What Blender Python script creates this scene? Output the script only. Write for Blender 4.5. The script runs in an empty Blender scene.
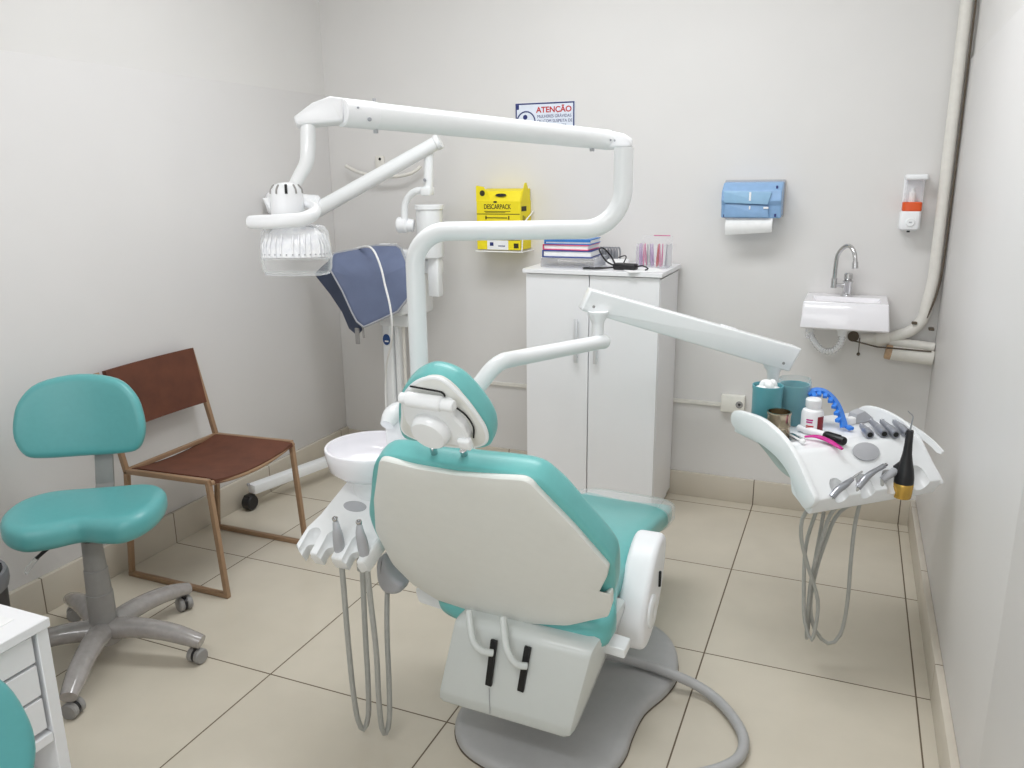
import bpy, bmesh, math, random
from mathutils import Vector, Matrix
random.seed(7)
C = bpy.context.scene.collection
R = math.radians
V = Vector

# ------------------------------------------------------------------ materials
def lin(c):
    return tuple((x/12.92 if x <= .04045 else ((x+.055)/1.055)**2.4) for x in [k/255 for k in c]) + (1,)

def mat(name, rgb, rough=.5, metal=0, var=.03, scale=40, bump=0, coat=0, spec=.5, sub=0):
    m = bpy.data.materials.new(name); m.use_nodes = True
    nt = m.node_tree; b = nt.nodes['Principled BSDF']
    b.inputs['Roughness'].default_value = rough; b.inputs['Metallic'].default_value = metal
    b.inputs['Coat Weight'].default_value = coat; b.inputs['Specular IOR Level'].default_value = spec
    tc = nt.nodes.new('ShaderNodeTexCoord'); nz = nt.nodes.new('ShaderNodeTexNoise')
    nz.inputs['Scale'].default_value = scale; nz.inputs['Detail'].default_value = 3
    nt.links.new(tc.outputs['Object'], nz.inputs['Vector'])
    cr = nt.nodes.new('ShaderNodeValToRGB'); L = lin(rgb)
    cr.color_ramp.elements[0].position = .3; cr.color_ramp.elements[1].position = .7
    cr.color_ramp.elements[0].color = tuple(x*(1-var) for x in L[:3])+(1,)
    cr.color_ramp.elements[1].color = tuple(min(1, x*(1+var)) for x in L[:3])+(1,)
    nt.links.new(nz.outputs['Fac'], cr.inputs['Fac']); nt.links.new(cr.outputs['Color'], b.inputs['Base Color'])
    if bump:
        bp = nt.nodes.new('ShaderNodeBump'); bp.inputs['Strength'].default_value = bump; bp.inputs['Distance'].default_value = .002
        nt.links.new(nz.outputs['Fac'], bp.inputs['Height']); nt.links.new(bp.outputs['Normal'], b.inputs['Normal'])
    return m

def clear_mat(name, rgb=(245, 248, 250), alpha=.25, rough=.08):
    m = bpy.data.materials.new(name); m.use_nodes = True
    nt = m.node_tree; b = nt.nodes['Principled BSDF']; out = nt.nodes['Material Output']
    b.inputs['Base Color'].default_value = lin(rgb); b.inputs['Roughness'].default_value = rough
    tr = nt.nodes.new('ShaderNodeBsdfTransparent'); mx = nt.nodes.new('ShaderNodeMixShader')
    lw = nt.nodes.new('ShaderNodeLayerWeight'); lw.inputs['Blend'].default_value = .35
    ma = nt.nodes.new('ShaderNodeMath'); ma.operation = 'MULTIPLY_ADD'; ma.inputs[1].default_value = .55; ma.inputs[2].default_value = alpha
    nt.links.new(lw.outputs['Facing'], ma.inputs[0]); nt.links.new(ma.outputs[0], mx.inputs['Fac'])
    nt.links.new(tr.outputs[0], mx.inputs[1]); nt.links.new(b.outputs[0], mx.inputs[2]); nt.links.new(mx.outputs[0], out.inputs['Surface'])
    return m

def tile_mat(name, rgb, grout, ax=(0, 1), off=(.2764, -.080), size=.6007, gw=.0022):
    m = bpy.data.materials.new(name); m.use_nodes = True
    nt = m.node_tree; N = nt.nodes; Lk = nt.links; b = N['Principled BSDF']
    tc = N.new('ShaderNodeTexCoord'); sp = N.new('ShaderNodeSeparateXYZ'); Lk.new(tc.outputs['Object'], sp.inputs[0])
    masks = []; cells = []
    for a, o in zip(ax, off):
        s = N.new('ShaderNodeMath'); s.operation = 'SUBTRACT'; s.inputs[1].default_value = o; Lk.new(sp.outputs[a], s.inputs[0])
        d = N.new('ShaderNodeMath'); d.operation = 'DIVIDE'; d.inputs[1].default_value = size; Lk.new(s.outputs[0], d.inputs[0])
        fl = N.new('ShaderNodeMath'); fl.operation = 'FLOOR'; Lk.new(d.outputs[0], fl.inputs[0]); cells.append(fl)
        pp = N.new('ShaderNodeMath'); pp.operation = 'PINGPONG'; pp.inputs[1].default_value = .5; Lk.new(d.outputs[0], pp.inputs[0])
        lt = N.new('ShaderNodeMath'); lt.operation = 'LESS_THAN'; lt.inputs[1].default_value = gw/size; Lk.new(pp.outputs[0], lt.inputs[0]); masks.append(lt)
    mk = masks[0]
    if len(masks) > 1:
        mk = N.new('ShaderNodeMath'); mk.operation = 'MAXIMUM'; Lk.new(masks[0].outputs[0], mk.inputs[0]); Lk.new(masks[1].outputs[0], mk.inputs[1])
    cb = N.new('ShaderNodeCombineXYZ')
    for i, c in enumerate(cells): Lk.new(c.outputs[0], cb.inputs[i])
    wn = N.new('ShaderNodeTexWhiteNoise'); Lk.new(cb.outputs[0], wn.inputs['Vector'])
    nz = N.new('ShaderNodeTexNoise'); nz.inputs['Scale'].default_value = 5; nz.inputs['Detail'].default_value = 5; Lk.new(tc.outputs['Object'], nz.inputs['Vector'])
    ad = N.new('ShaderNodeMath'); ad.operation = 'MULTIPLY_ADD'; ad.inputs[1].default_value = .25; Lk.new(wn.outputs['Value'], ad.inputs[0]); Lk.new(nz.outputs['Fac'], ad.inputs[2])
    cr = N.new('ShaderNodeValToRGB'); L = lin(rgb)
    cr.color_ramp.elements[0].position = .3; cr.color_ramp.elements[1].position = .9
    cr.color_ramp.elements[0].color = tuple(x*.94 for x in L[:3])+(1,); cr.color_ramp.elements[1].color = tuple(x*1.05 for x in L[:3])+(1,)
    Lk.new(ad.outputs[0], cr.inputs['Fac'])
    mx = N.new('ShaderNodeMix'); mx.data_type = 'RGBA'; Lk.new(mk.outputs[0], mx.inputs['Factor'])
    Lk.new(cr.outputs['Color'], mx.inputs[6]); mx.inputs[7].default_value = lin(grout); Lk.new(mx.outputs[2], b.inputs['Base Color'])
    rr = N.new('ShaderNodeMath'); rr.operation = 'MULTIPLY_ADD'; rr.inputs[1].default_value = .5; rr.inputs[2].default_value = .24; Lk.new(mk.outputs[0], rr.inputs[0]); Lk.new(rr.outputs[0], b.inputs['Roughness'])
    bp = N.new('ShaderNodeBump'); bp.inputs['Strength'].default_value = .5; bp.inputs['Distance'].default_value = .002; bp.invert = True
    Lk.new(mk.outputs[0], bp.inputs['Height']); Lk.new(bp.outputs['Normal'], b.inputs['Normal'])
    return m

M = dict(
    wall=mat('wall_paint', (222, 220, 218), .55, var=.012, scale=3, bump=0),
    wall_low=mat('dado_paint', (222, 220, 219), .42, var=.012, scale=3),
    ceil=mat('ceiling_paint', (236, 235, 232), .8, var=.01, scale=4),
    teal=mat('teal_vinyl', (94, 168, 169), .33, var=.02, scale=60, bump=.03),
    shell=mat('shell_plastic', (226, 227, 222), .42, var=.01),
    white=mat('white_enamel', (238, 240, 241), .28, var=.006, coat=.3),
    plastic=mat('white_plastic', (240, 241, 243), .35, var=.006),
    lam=mat('white_laminate', (238, 238, 240), .3, var=.006, scale=8),
    lgrey=mat('light_grey_plastic', (176, 177, 181), .4),
    grey=mat('grey_plastic', (150, 148, 146), .45),
    wrapgrey=mat('grey_wrapped_plastic', (158, 153, 150), .2, var=.1, scale=35, bump=.35, coat=.6),
    hosegrey=mat('grey_hose_rubber', (168, 168, 163), .5, var=.05, scale=60),
    base=mat('grey_base_paint', (176, 176, 176), .42, var=.02),
    dark=mat('dark_slot', (14, 15, 16), .6),
    black=mat('black_plastic', (24, 23, 26), .4),
    steel=mat('chrome', (205, 205, 206), .16, 1, var=.03),
    satin=mat('satin_steel', (176, 178, 184), .3, 1, var=.05),
    brown=mat('brown_suede', (98, 56, 38), .75, var=.16, scale=14, bump=.12),
    bronze=mat('bronze_painted_steel', (162, 132, 104), .4, .2, var=.04),
    apron=mat('blue_grey_vinyl', (106, 117, 146), .5, var=.07, scale=12, bump=.04),
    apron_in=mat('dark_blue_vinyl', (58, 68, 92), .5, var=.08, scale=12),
    piping=mat('pale_piping', (164, 166, 172), .6),
    yellow=mat('yellow_card', (240, 220, 26), .6, var=.02),
    paperw=mat('white_paper', (240, 240, 240), .8),
    ink=mat('dark_ink', (52, 46, 22), .7),
    navy=mat('navy_print', (42, 52, 112), .6),
    red=mat('red_print', (186, 40, 40), .6),
    signw=mat('sign_white', (226, 232, 244), .4),
    blueplas=mat('blue_plastic', (150, 190, 222), .25, var=.03),
    blueplas2=mat('blue_plastic_deep', (138, 174, 214), .25, var=.05),
    orange=mat('orange_plastic', (226, 88, 30), .35),
    ceramic=mat('white_ceramic', (242, 240, 244), .15, coat=.4, var=.004),
    pipe=mat('cream_painted_pipe', (226, 223, 216), .4),
    rust=mat('rust_stain', (192, 162, 132), .8, var=.2),
    gap=mat('brown_gap', (94, 84, 72), .8, var=.1),
    cup=mat('teal_cup_plastic', (92, 158, 168), .35),
    bluetoy=mat('blue_plastic_guide', (58, 132, 226), .35),
    pink=mat('magenta_plastic', (196, 24, 136), .25),
    darkred=mat('maroon_print', (128, 22, 34), .5),
    gold=mat('gold_plastic', (204, 164, 78), .25, .5, var=.08),
    tin=mat('tin_metal', (176, 164, 142), .2, 1, var=.15, scale=30),
    amber=mat('brown_liquid', (84, 52, 36), .2),
    bookblue=mat('book_blue', (52, 122, 196), .4), bookpink=mat('book_pink', (226, 92, 132), .5), booknavy=mat('book_navy', (46, 72, 150), .4),
    outlet=mat('outlet_plastic', (236, 234, 226), .35),
    lilac=mat('lilac_sticks', (182, 150, 196), .5, var=.3, scale=200),
    pinkstick=mat('pink_sticks', (206, 110, 150), .5, var=.3, scale=200),
    bluelogo=mat('blue_logo', (36, 74, 132), .3),
    metalbur=mat('handpiece_metal', (150, 153, 162), .28, .5, var=.05),
    clear=clear_mat('clear_plastic', alpha=.06),
    film=clear_mat('clear_film', (235, 243, 244), .05, .12),
    acrylic=clear_mat('clear_acrylic', (240, 242, 248), .07),
    clearblue=clear_mat('clear_wrap', (190, 215, 220), .15, .15),
)
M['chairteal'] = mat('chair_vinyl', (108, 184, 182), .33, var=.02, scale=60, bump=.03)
M['handle'] = mat('satin_handle', (214, 215, 218), .3, .3, var=.02)
M['griprecess'] = mat('recess_plastic', (176, 186, 180), .5)
M['binrim'] = mat('bin_rim_plastic', (98, 99, 102), .4)
M['housing'] = mat('housing_enamel', (208, 213, 211), .3, var=.006, coat=.3)
M['refl'] = mat('lamp_reflector', (246, 247, 252), .2, 0, var=.1, scale=90, bump=.5)
M['floor'] = tile_mat('floor_tile', (205, 197, 181), (104, 90, 72), off=(.2764, .5096-.0))
M['base_x'] = tile_mat('skirting_tile_back', (206, 198, 184), (110, 98, 84), ax=(0,), off=(-.3243,))
M['base_y'] = tile_mat('skirting_tile_side', (204, 196, 182), (120, 106, 90), ax=(1,), off=(.5096,))

# ------------------------------------------------------------------ mesh building
def frame(o, x, y, z):
    x, y, z = V(x).normalized(), V(y).normalized(), V(z).normalized()
    return Matrix(((x.x, y.x, z.x, o[0]), (x.y, y.y, z.y, o[1]), (x.z, y.z, z.z, o[2]), (0, 0, 0, 1)))

def axis_frame(a, b):
    """origin a, Z towards b"""
    z = (V(b)-V(a)).normalized(); t = V((0, 0, 1)) if abs(z.z) < .9 else V((1, 0, 0))
    x = t.cross(z).normalized(); y = z.cross(x)
    return frame(a, x, y, z)

def smooth_path(pts, step=.02):
    P = [V(p) for p in pts]
    if len(P) < 3: return P
    out = []
    for i in range(len(P)-1):
        p0 = P[i-1] if i else P[0]*2-P[1]; p1 = P[i]; p2 = P[i+1]; p3 = P[i+2] if i+2 < len(P) else P[-1]*2-P[-2]
        n = max(2, min(24, int((p2-p1).length/step)))
        for k in range(n):
            t = k/n
            out.append(.5*((2*p1)+(-p0+p2)*t+(2*p0-5*p1+4*p2-p3)*t*t+(-p0+3*p1-3*p2+p3)*t**3))
    out.append(P[-1]); return out

def fillet_path(pts, r, n=8):
    P = [V(p) for p in pts]; out = [P[0]]
    for i in range(1, len(P)-1):
        a, b, c = P[i-1], P[i], P[i+1]
        d1, d2 = (a-b).normalized(), (c-b).normalized()
        ang = d1.angle(d2); rr = r[i-1] if isinstance(r, (list, tuple)) else r
        L = min(rr/math.tan(ang/2), .49*(a-b).length if i > 1 else .95*(a-b).length, .49*(c-b).length if i < len(P)-2 else .95*(c-b).length)
        rr = L*math.tan(ang/2)
        cen = b+(d1+d2).normalized()*(rr/math.sin(ang/2))
        s, e = b+d1*L, b+d2*L
        q0, q1 = s-cen, e-cen; tot = q0.angle(q1); ax = q0.cross(q1).normalized()
        for k in range(n+1):
            out.append(cen+Matrix.Rotation(tot*k/n, 3, ax)@q0)
    out.append(P[-1]); return out

def smooth_loop(pts, n=5):
    P = [V((p[0], p[1])) for p in pts]; k = len(P); out = []
    for i in range(k):
        p0, p1, p2, p3 = P[i-1], P[i], P[(i+1) % k], P[(i+2) % k]
        for j in range(n):
            t = j/n
            out.append(.5*((2*p1)+(-p0+p2)*t+(2*p0-5*p1+4*p2-p3)*t*t+(-p0+3*p1-3*p2+p3)*t**3))
    return [(p.x, p.y) for p in out]

def round_loop(pts, r, n=4):
    """polygon with rounded corners; r scalar or list"""
    P = [V((p[0], p[1])) for p in pts]; k = len(P); out = []
    for i in range(k):
        a, b, c = P[i-1], P[i], P[(i+1) % k]
        rr = r[i] if isinstance(r, (list, tuple)) else r
        d1, d2 = (a-b).normalized(), (c-b).normalized(); ang = d1.angle(d2)
        if rr <= 0 or ang > 3.1: out.append((b.x, b.y)); continue
        L = min(rr/math.tan(ang/2), .48*(a-b).length, .48*(c-b).length)
        s, e = b+d1*L, b+d2*L
        for j in range(n+1):
            t = j/n; q = s*(1-t)**2+b*2*t*(1-t)+e*t*t
            out.append((q.x, q.y))
    return out

def offset_loop(L, d):
    n = len(L); area = sum(L[i][0]*L[(i+1) % n][1]-L[(i+1) % n][0]*L[i][1] for i in range(n)); s = 1 if area > 0 else -1
    out = []
    for i in range(n):
        a, b, c = V(L[i-1]), V(L[i]), V(L[(i+1) % n])
        t = ((b-a).normalized()+(c-b).normalized())
        if t.length < 1e-6: t = (c-b)
        t.normalize(); nrm = V((-t.y, t.x))*s
        out.append((b.x+nrm.x*d, b.y+nrm.y*d))
    return out

class MB:
    def __init__(s): s.bm = bmesh.new()
    def _rings(s, rings, cap0=True, cap1=True, close=True):
        vs = [[s.bm.verts.new(p) for p in r] for r in rings]
        n = len(rings[0])
        for a, b in zip(vs[:-1], vs[1:]):
            for i in range(n if close else n-1):
                j = (i+1) % n
                try: s.bm.faces.new((a[i], a[j], b[j], b[i]))
                except ValueError: pass
        if cap0: s.bm.faces.new(list(reversed(vs[0])))
        if cap1: s.bm.faces.new(vs[-1])
        return s
    def box(s, c, size, bevel=0, seg=2, m=None, rz=0):
        t = bmesh.new(); bmesh.ops.create_cube(t, size=1)
        for v in t.verts: v.co = V((v.co.x*size[0], v.co.y*size[1], v.co.z*size[2]))
        if bevel: bmesh.ops.bevel(t, geom=t.edges[:], offset=bevel, segments=seg, profile=.5, affect='EDGES')
        X = Matrix.Translation(V(c))@Matrix.Rotation(rz, 4, 'Z')
        if m is not None: X = m@X
        t.transform(X); s.add(t); return s
    def add(s, t):
        me = bpy.data.meshes.new('tmp'); t.to_mesh(me); t.free(); s.bm.from_mesh(me); bpy.data.meshes.remove(me); return s
    def tube(s, pts, r, n=14, caps=True, ry=None):
        P = [V(p) for p in pts]; k = len(P)
        rad = r if isinstance(r, (list, tuple)) else [r]*k
        if len(rad) != k:
            rad = [rad[min(len(rad)-2, int(i/(k-1)*(len(rad)-1)))]*(1-(i/(k-1)*(len(rad)-1)-min(len(rad)-2, int(i/(k-1)*(len(rad)-1)))))+rad[min(len(rad)-2, int(i/(k-1)*(len(rad)-1)))+1]*(i/(k-1)*(len(rad)-1)-min(len(rad)-2, int(i/(k-1)*(len(rad)-1)))) for i in range(k)]
        T = [((P[min(i+1, k-1)]-P[i]).normalized()+(P[i]-P[max(i-1, 0)]).normalized()).normalized() for i in range(k)]
        up = V((0, 0, 1)) if abs(T[0].z) < .9 else V((1, 0, 0))
        nx = up.cross(T[0]).normalized(); rings = []
        for i in range(k):
            nx = (nx-T[i]*nx.dot(T[i])).normalized(); ny = T[i].cross(nx)
            rings.append([P[i]+(nx*math.cos(2*math.pi*j/n)+ny*math.sin(2*math.pi*j/n)*(ry or 1))*rad[i] for j in range(n)])
        return s._rings(rings, caps, caps)
    def bar(s, a, b, w, h, up=(0, 0, 1), bevel=.002):
        a, b = V(a), V(b); z = (b-a); L = z.length; z.normalize(); y = V(up); y = (y-z*y.dot(z)).normalized(); x = y.cross(z)
        return s.box((0, 0, L/2), (w, h, L), bevel, 2, frame(a, x, y, z))
    def lathe(s, prof, n=32, m=Matrix(), cap0=True, cap1=True):
        rings = [[m@V((r*math.cos(2*math.pi*j/n), r*math.sin(2*math.pi*j/n), z)) for j in range(n)] for r, z in prof]
        return s._rings(rings, cap0, cap1)
    def cyl(s, a, b, r, r2=None, n=20, bev=0):
        L = (V(b)-V(a)).length; r2 = r if r2 is None else r2; bev = bev or min(r, r2, L)*.12
        return s.lathe([(r-bev, 0), (r, bev), (r2, L-bev), (r2-bev, L)], n, axis_frame(a, b))
    def ball(s, c, r, sc=(1, 1, 1), m=None):
        t = bmesh.new(); bmesh.ops.create_uvsphere(t, u_segments=20, v_segments=12, radius=r)
        X = Matrix.Translation(V(c))@Matrix.Diagonal((*sc, 1))
        if m is not None: X = m@X
        t.transform(X); s.add(t); return s
    def slab(s, loop, prof, m=Matrix(), warp=None, caprings=1):
        """loop: 2d outline (ccw); prof: list of (inset, depth)"""
        rings = []
        cx = sum(p[0] for p in loop)/len(loop); cy = sum(p[1] for p in loop)/len(loop)
        def ring(L, d):
            q = [V((p[0], p[1], d)) for p in L]
            if warp: q = [V(warp(*v)) for v in q]
            return [m@v for v in q]
        offs = [(offset_loop(loop, i) if abs(i) > 1e-9 else loop, d) for i, d in prof]
        if caprings > 1:
            L, d = offs[0]
            for k in range(1, caprings): rings.append(ring([(cx+(p[0]-cx)*k/caprings, cy+(p[1]-cy)*k/caprings) for p in L], d))
        for L, d in offs: rings.append(ring(L, d))
        if caprings > 1:
            L, d = offs[-1]
            for k in range(caprings-1, 0, -1): rings.append(ring([(cx+(p[0]-cx)*k/caprings, cy+(p[1]-cy)*k/caprings) for p in L], d))
        return s._rings(rings)
    def prism(s, loop, d0, d1, bev=.003, m=Matrix()):
        bev = min(bev, abs(d1-d0)*.45)
        return s.slab(loop, [(bev, d0), (bev*.3, d0+bev*.3), (0, d0+bev), (0, d1-bev), (bev*.3, d1-bev*.3), (bev, d1)] if bev else [(0, d0), (0, d1)], m)
    def sheet(s, grid, t=.002):
        """grid[i][j] points -> thin solid sheet"""
        P = [[V(p) for p in r] for r in grid]; a, b = len(P), len(P[0]); nn = []
        for i in range(a):
            row = []
            for j in range(b):
                du = P[min(i+1, a-1)][j]-P[max(i-1, 0)][j]; dv = P[i][min(j+1, b-1)]-P[i][max(j-1, 0)]
                row.append(du.cross(dv).normalized())
            nn.append(row)
        A = [[s.bm.verts.new(P[i][j]+nn[i][j]*t/2) for j in range(b)] for i in range(a)]
        B = [[s.bm.verts.new(P[i][j]-nn[i][j]*t/2) for j in range(b)] for i in range(a)]
        f = s.bm.faces.new
        for i in range(a-1):
            for j in range(b-1):
                f((A[i][j], A[i+1][j], A[i+1][j+1], A[i][j+1])); f((B[i][j], B[i][j+1], B[i+1][j+1], B[i+1][j]))
        for i in range(a-1):
            f((A[i][0], B[i][0], B[i+1][0], A[i+1][0])); f((A[i][-1], A[i+1][-1], B[i+1][-1], B[i][-1]))
        for j in range(b-1):
            f((A[0][j], A[0][j+1], B[0][j+1], B[0][j])); f((A[-1][j], B[-1][j], B[-1][j+1], A[-1][j+1]))
        return s

roots = {}
def finish(bm, name, material, inv, sharp=38):
    bmesh.ops.remove_doubles(bm, verts=bm.verts[:], dist=1e-6)
    bmesh.ops.recalc_face_normals(bm, faces=bm.faces[:])
    bm.transform(inv)
    for f in bm.faces: f.smooth = True
    for e in bm.edges:
        e.smooth = not (len(e.link_faces) == 2 and e.calc_face_angle(0) > R(sharp))
    me = bpy.data.meshes.new(name); bm.to_mesh(me); bm.free()
    me.materials.append(M[material] if isinstance(material, str) else material)
    return me

def root_of(o):
    while o.parent is not None: o = o.parent
    return o

def part(name, mb, material, parent, label=None, sharp=38):
    """a part modelled in world coordinates, stored relative to its thing"""
    inv = roots[root_of(parent).name].inverted()
    o = bpy.data.objects.new(name, finish(mb.bm, name, material, inv, sharp)); C.objects.link(o); o.parent = parent
    if label: o['label'] = label
    return o

def thing(name, label, cat, loc, rz=0, group=None):
    o = bpy.data.objects.new(name, None); C.objects.link(o); o.empty_display_size = .05
    o.location = loc; o.rotation_euler = (0, 0, rz); o['label'] = label; o['category'] = cat
    if group: o['group'] = group
    roots[o.name] = Matrix.Translation(V(loc))@Matrix.Rotation(rz, 4, 'Z')
    return o

def solo(name, mb, material, label, cat, group=None, sharp=38):
    bb = [v.co for v in mb.bm.verts]; loc = V((sum(v.x for v in bb)/len(bb), sum(v.y for v in bb)/len(bb), min(v.z for v in bb)))
    X = Matrix.Translation(loc)
    o = bpy.data.objects.new(name, finish(mb.bm, name, material, X.inverted(), sharp)); C.objects.link(o); o.location = loc
    roots[o.name] = X
    o['label'] = label; o['category'] = cat
    if group: o['group'] = group
    return o

def struct(name, mb, material, sharp=38, parent=None):
    o = bpy.data.objects.new(name, finish(mb.bm, name, material, Matrix(), sharp)); C.objects.link(o)
    o['kind'] = 'structure'
    return o

def children(o): return [c for c in C.objects if c.parent == o]
def copy_tree(o, parent=None):
    c = o.copy(); C.objects.link(c); c.parent = parent
    for ch in children(o): copy_tree(ch, c)
    return c

def boolean(mb, cutter):
    """subtract cutter from mb, both in world coordinates"""
    res = []
    for x in (mb, cutter):
        bmesh.ops.remove_doubles(x.bm, verts=x.bm.verts[:], dist=1e-6); bmesh.ops.recalc_face_normals(x.bm, faces=x.bm.faces[:])
        me = bpy.data.meshes.new('tmp'); x.bm.to_mesh(me); x.bm.free()
        o = bpy.data.objects.new('tmp', me); C.objects.link(o); res.append(o)
    md = res[0].modifiers.new('cut', 'BOOLEAN'); md.object = res[1]; md.operation = 'DIFFERENCE'; md.solver = 'EXACT'
    md.use_self = True
    dg = bpy.context.evaluated_depsgraph_get(); dg.update()
    me = bpy.data.meshes.new_from_object(res[0].evaluated_get(dg))
    out = MB(); out.bm.from_mesh(me); bpy.data.meshes.remove(me)
    for o in res:
        d = o.data; bpy.data.objects.remove(o); bpy.data.meshes.remove(d)
    return out

def text(name, body, size, origin, x, y, material, parent, align='LEFT', depth=.0006, bold=0, sx=1):
    cu = bpy.data.curves.new('tmp', 'FONT'); cu.body = body; cu.size = size; cu.align_x = align; cu.extrude = depth; cu.offset = bold
    o = bpy.data.objects.new('tmp', cu); C.objects.link(o)
    dg = bpy.context.evaluated_depsgraph_get(); dg.update()
    me = bpy.data.meshes.new_from_object(o.evaluated_get(dg)); bpy.data.objects.remove(o); bpy.data.curves.remove(cu)
    mb = MB(); mb.bm.from_mesh(me); bpy.data.meshes.remove(me)
    z = V(x).cross(V(y)).normalized()
    mb.bm.transform(frame(origin, x, y, z)@Matrix.Diagonal((sx, 1, 1, 1)))
    return part(name, mb, material, parent)

# ------------------------------------------------------------------ the room
XL, XR, YB, YF, ZC = -2.512, .342, 3.60, -1.30, 2.70
DADO = 1.857
struct('floor', MB().box(((XL+XR)/2, (YB+YF)/2, -.05), (XR-XL+.3, YB-YF+.3, .1)), 'floor')
struct('ceiling', MB().box(((XL+XR)/2, (YB+YF)/2, ZC+.05), (XR-XL+.3, YB-YF+.3, .1)), 'ceil')
struct('wall_back', MB().box(((XL+XR)/2, YB+.05, ZC/2), (XR-XL+.2, .1, ZC)), 'wall')
struct('wall_left', MB().box((XL-.05, (YB+YF)/2, ZC/2), (.1, YB-YF, ZC)), 'wall')
struct('wall_right', MB().box((XR+.05, (YB+YF)/2, ZC/2), (.1, YB-YF, ZC)), 'wall')
WX0, WX1, WZ0, WZ1 = -1.60, .10, .55, 2.05  # opening added so the front fill light can shine in
wf = boolean(MB().box(((XL+XR)/2, YF-.05, ZC/2), (XR-XL+.2, .1, ZC)), MB().box(((WX0+WX1)/2, YF-.05, (WZ0+WZ1)/2), (WX1-WX0, .4, WZ1-WZ0)))
struct('wall_front', wf, 'wall')
wn_ = MB()
for x in (WX0+.02, (WX0+WX1)/2, WX1-.02): wn_.box((x, YF-.05, (WZ0+WZ1)/2), (.04, .05, WZ1-WZ0), .003, 1)
for z in (WZ0+.02, WZ1-.02): wn_.box(((WX0+WX1)/2, YF-.05, z), (WX1-WX0, .05, .04), .003, 1)
struct('added_window_1', wn_, 'white')  # made-up window frame, out of view, added around the front fill light
struct('trim_1', MB().box((XL+.003, (YB+YF)/2, DADO/2), (.006, YB-YF-.002, DADO), .0025, 2), 'wall_low')
struct('trim_2', MB().box((XR-.004, (YB+1.615)/2, DADO/2), (.008, YB-1.615-.002, DADO), .003, 2), 'wall_low')
struct('trim_3', MB().box((XR-.0125, (1.612+YF)/2, 1.05), (.025, 1.612-YF, 2.1), .004, 2), 'wall_low')
struct('baseboard_back', MB().box(((XL+XR)/2, YB-.0075, .058), (XR-XL-.002, .015, .116), .002, 2), 'base_x')
struct('baseboard_left', MB().box((XL+.016, (YB+YF)/2, .066), (.020, YB-YF-.03, .132), .002, 2), 'base_y')
struct('baseboard_right', MB().box((XR-.0185, (YB+1.62)/2, .058), (.021, YB-1.62-.03, .116), .002, 2), 'base_y')

# ------------------------------------------------------------------ dental chair
PSI = R(2.5)
CH = (-.694, 1.62, 0)
chair = thing('dental_chair', 'white and teal reclining dental chair in the middle of the tiled floor', 'dental chair', CH, -PSI)
fw = V((math.sin(PSI), math.cos(PSI), 0)); uu = V((math.cos(PSI), -math.sin(PSI), 0)); zz = V((0, 0, 1))
def chl(x, y, z): return V(CH)+uu*x+fw*y+zz*z
T = R(30)
vv = math.cos(T)*zz-math.sin(T)*fw; nn = math.cos(T)*fw+math.sin(T)*zz
BK = Matrix(((uu.x, vv.x, nn.x, chl(0, 0, .45).x), (uu.y, vv.y, nn.y, chl(0, 0, .45).y), (uu.z, vv.z, nn.z, chl(0, 0, .45).z), (0, 0, 0, 1)))
panel = round_loop([(-.139, -.071), (.038, -.062), (.145, -.03), (.256, .048), (.272, .10), (.280, .160), (.254, .128), (.238, .108), (.243, .128), (.276, .208), (.286, .246), (.232, .372), (.162, .507), (.10, .500), (0, .490), (-.10, .490), (-.183, .498), (-.262, .34), (-.314, .201), (-.318, .06), (-.285, -.015), (-.225, -.062)],
                   [.05, .1, .1, .02, .03, .006, .02, .004, .02, .02, .02, .1, .03, .2, .2, .2, .03, .12, .1, .06, .04, .04], 5)
def bwarp(u, v, w):   # shallow dish across the width
    return (u, v, w+.10*u*u)
part('back_shell', MB().slab(panel, [(.004, 0), (.001, .001), (0, .004), (0, .014), (.003, .017)], BK, bwarp, 7), 'shell', chair, 'pale grey rigid back panel', sharp=50)
cush = smooth_loop([(-.24, -.01), (0, -.02), (.20, .0), (.268, .10), (.292, .22), (.288, .275), (.250, .365), (.205, .458), (.150, .502), (0, .500), (-.145, .498), (-.214, .466), (-.282, .335), (-.331, .22), (-.328, .09)], 5)
def rprof(t0, t1, r0, r1, n=5):
    p = []
    for k in range(n+1):
        a = k/n*math.pi/2; p.append((r0*(1-math.sin(a)), t0+r0*(1-math.cos(a))))
    for k in range(n+1):
        a = k/n*math.pi/2; p.append((r1*(1-math.cos(a)), t1-r1*(1-math.sin(a))))
    return p
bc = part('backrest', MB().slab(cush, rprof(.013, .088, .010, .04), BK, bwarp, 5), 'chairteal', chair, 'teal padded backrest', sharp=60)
# seat and leg rest: outline swept along the length
def seat_sections():
    rings = []
    # y, z(top), half width, thickness
    S = [(.035, .435, .19, .075), (.045, .452, .222, .105), (.065, .462, .238, .118), (.11, .47, .240, .125), (.16, .48, .225, .125), (.24, .480, .205, .12), (.48, .468, .200, .11), (.62, .448, .195, .10), (.80, .405, .188, .095), (.95, .365, .182, .09), (1.04, .340, .176, .085), (1.075, .330, .165, .07), (1.09, .318, .14, .04)]
    for y, z, hw, th in S:
        r = []
        for k in range(40):
            a = 2*math.pi*k/40; c, s = math.cos(a), math.sin(a); e = .42
            x = hw*math.copysign(abs(c)**e, c); q = th/2*math.copysign(abs(s)**.6, s)
            dish = -.02*(1-(x/hw)**2) if s > 0 else 0
            r.append(chl(x-.035*y, y, z-th/2+q+dish))
        rings.append(r)
    return rings
part('seat', MB()._rings(seat_sections()), 'chairteal', chair, 'teal upholstered seat and leg rest', sharp=60)
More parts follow.
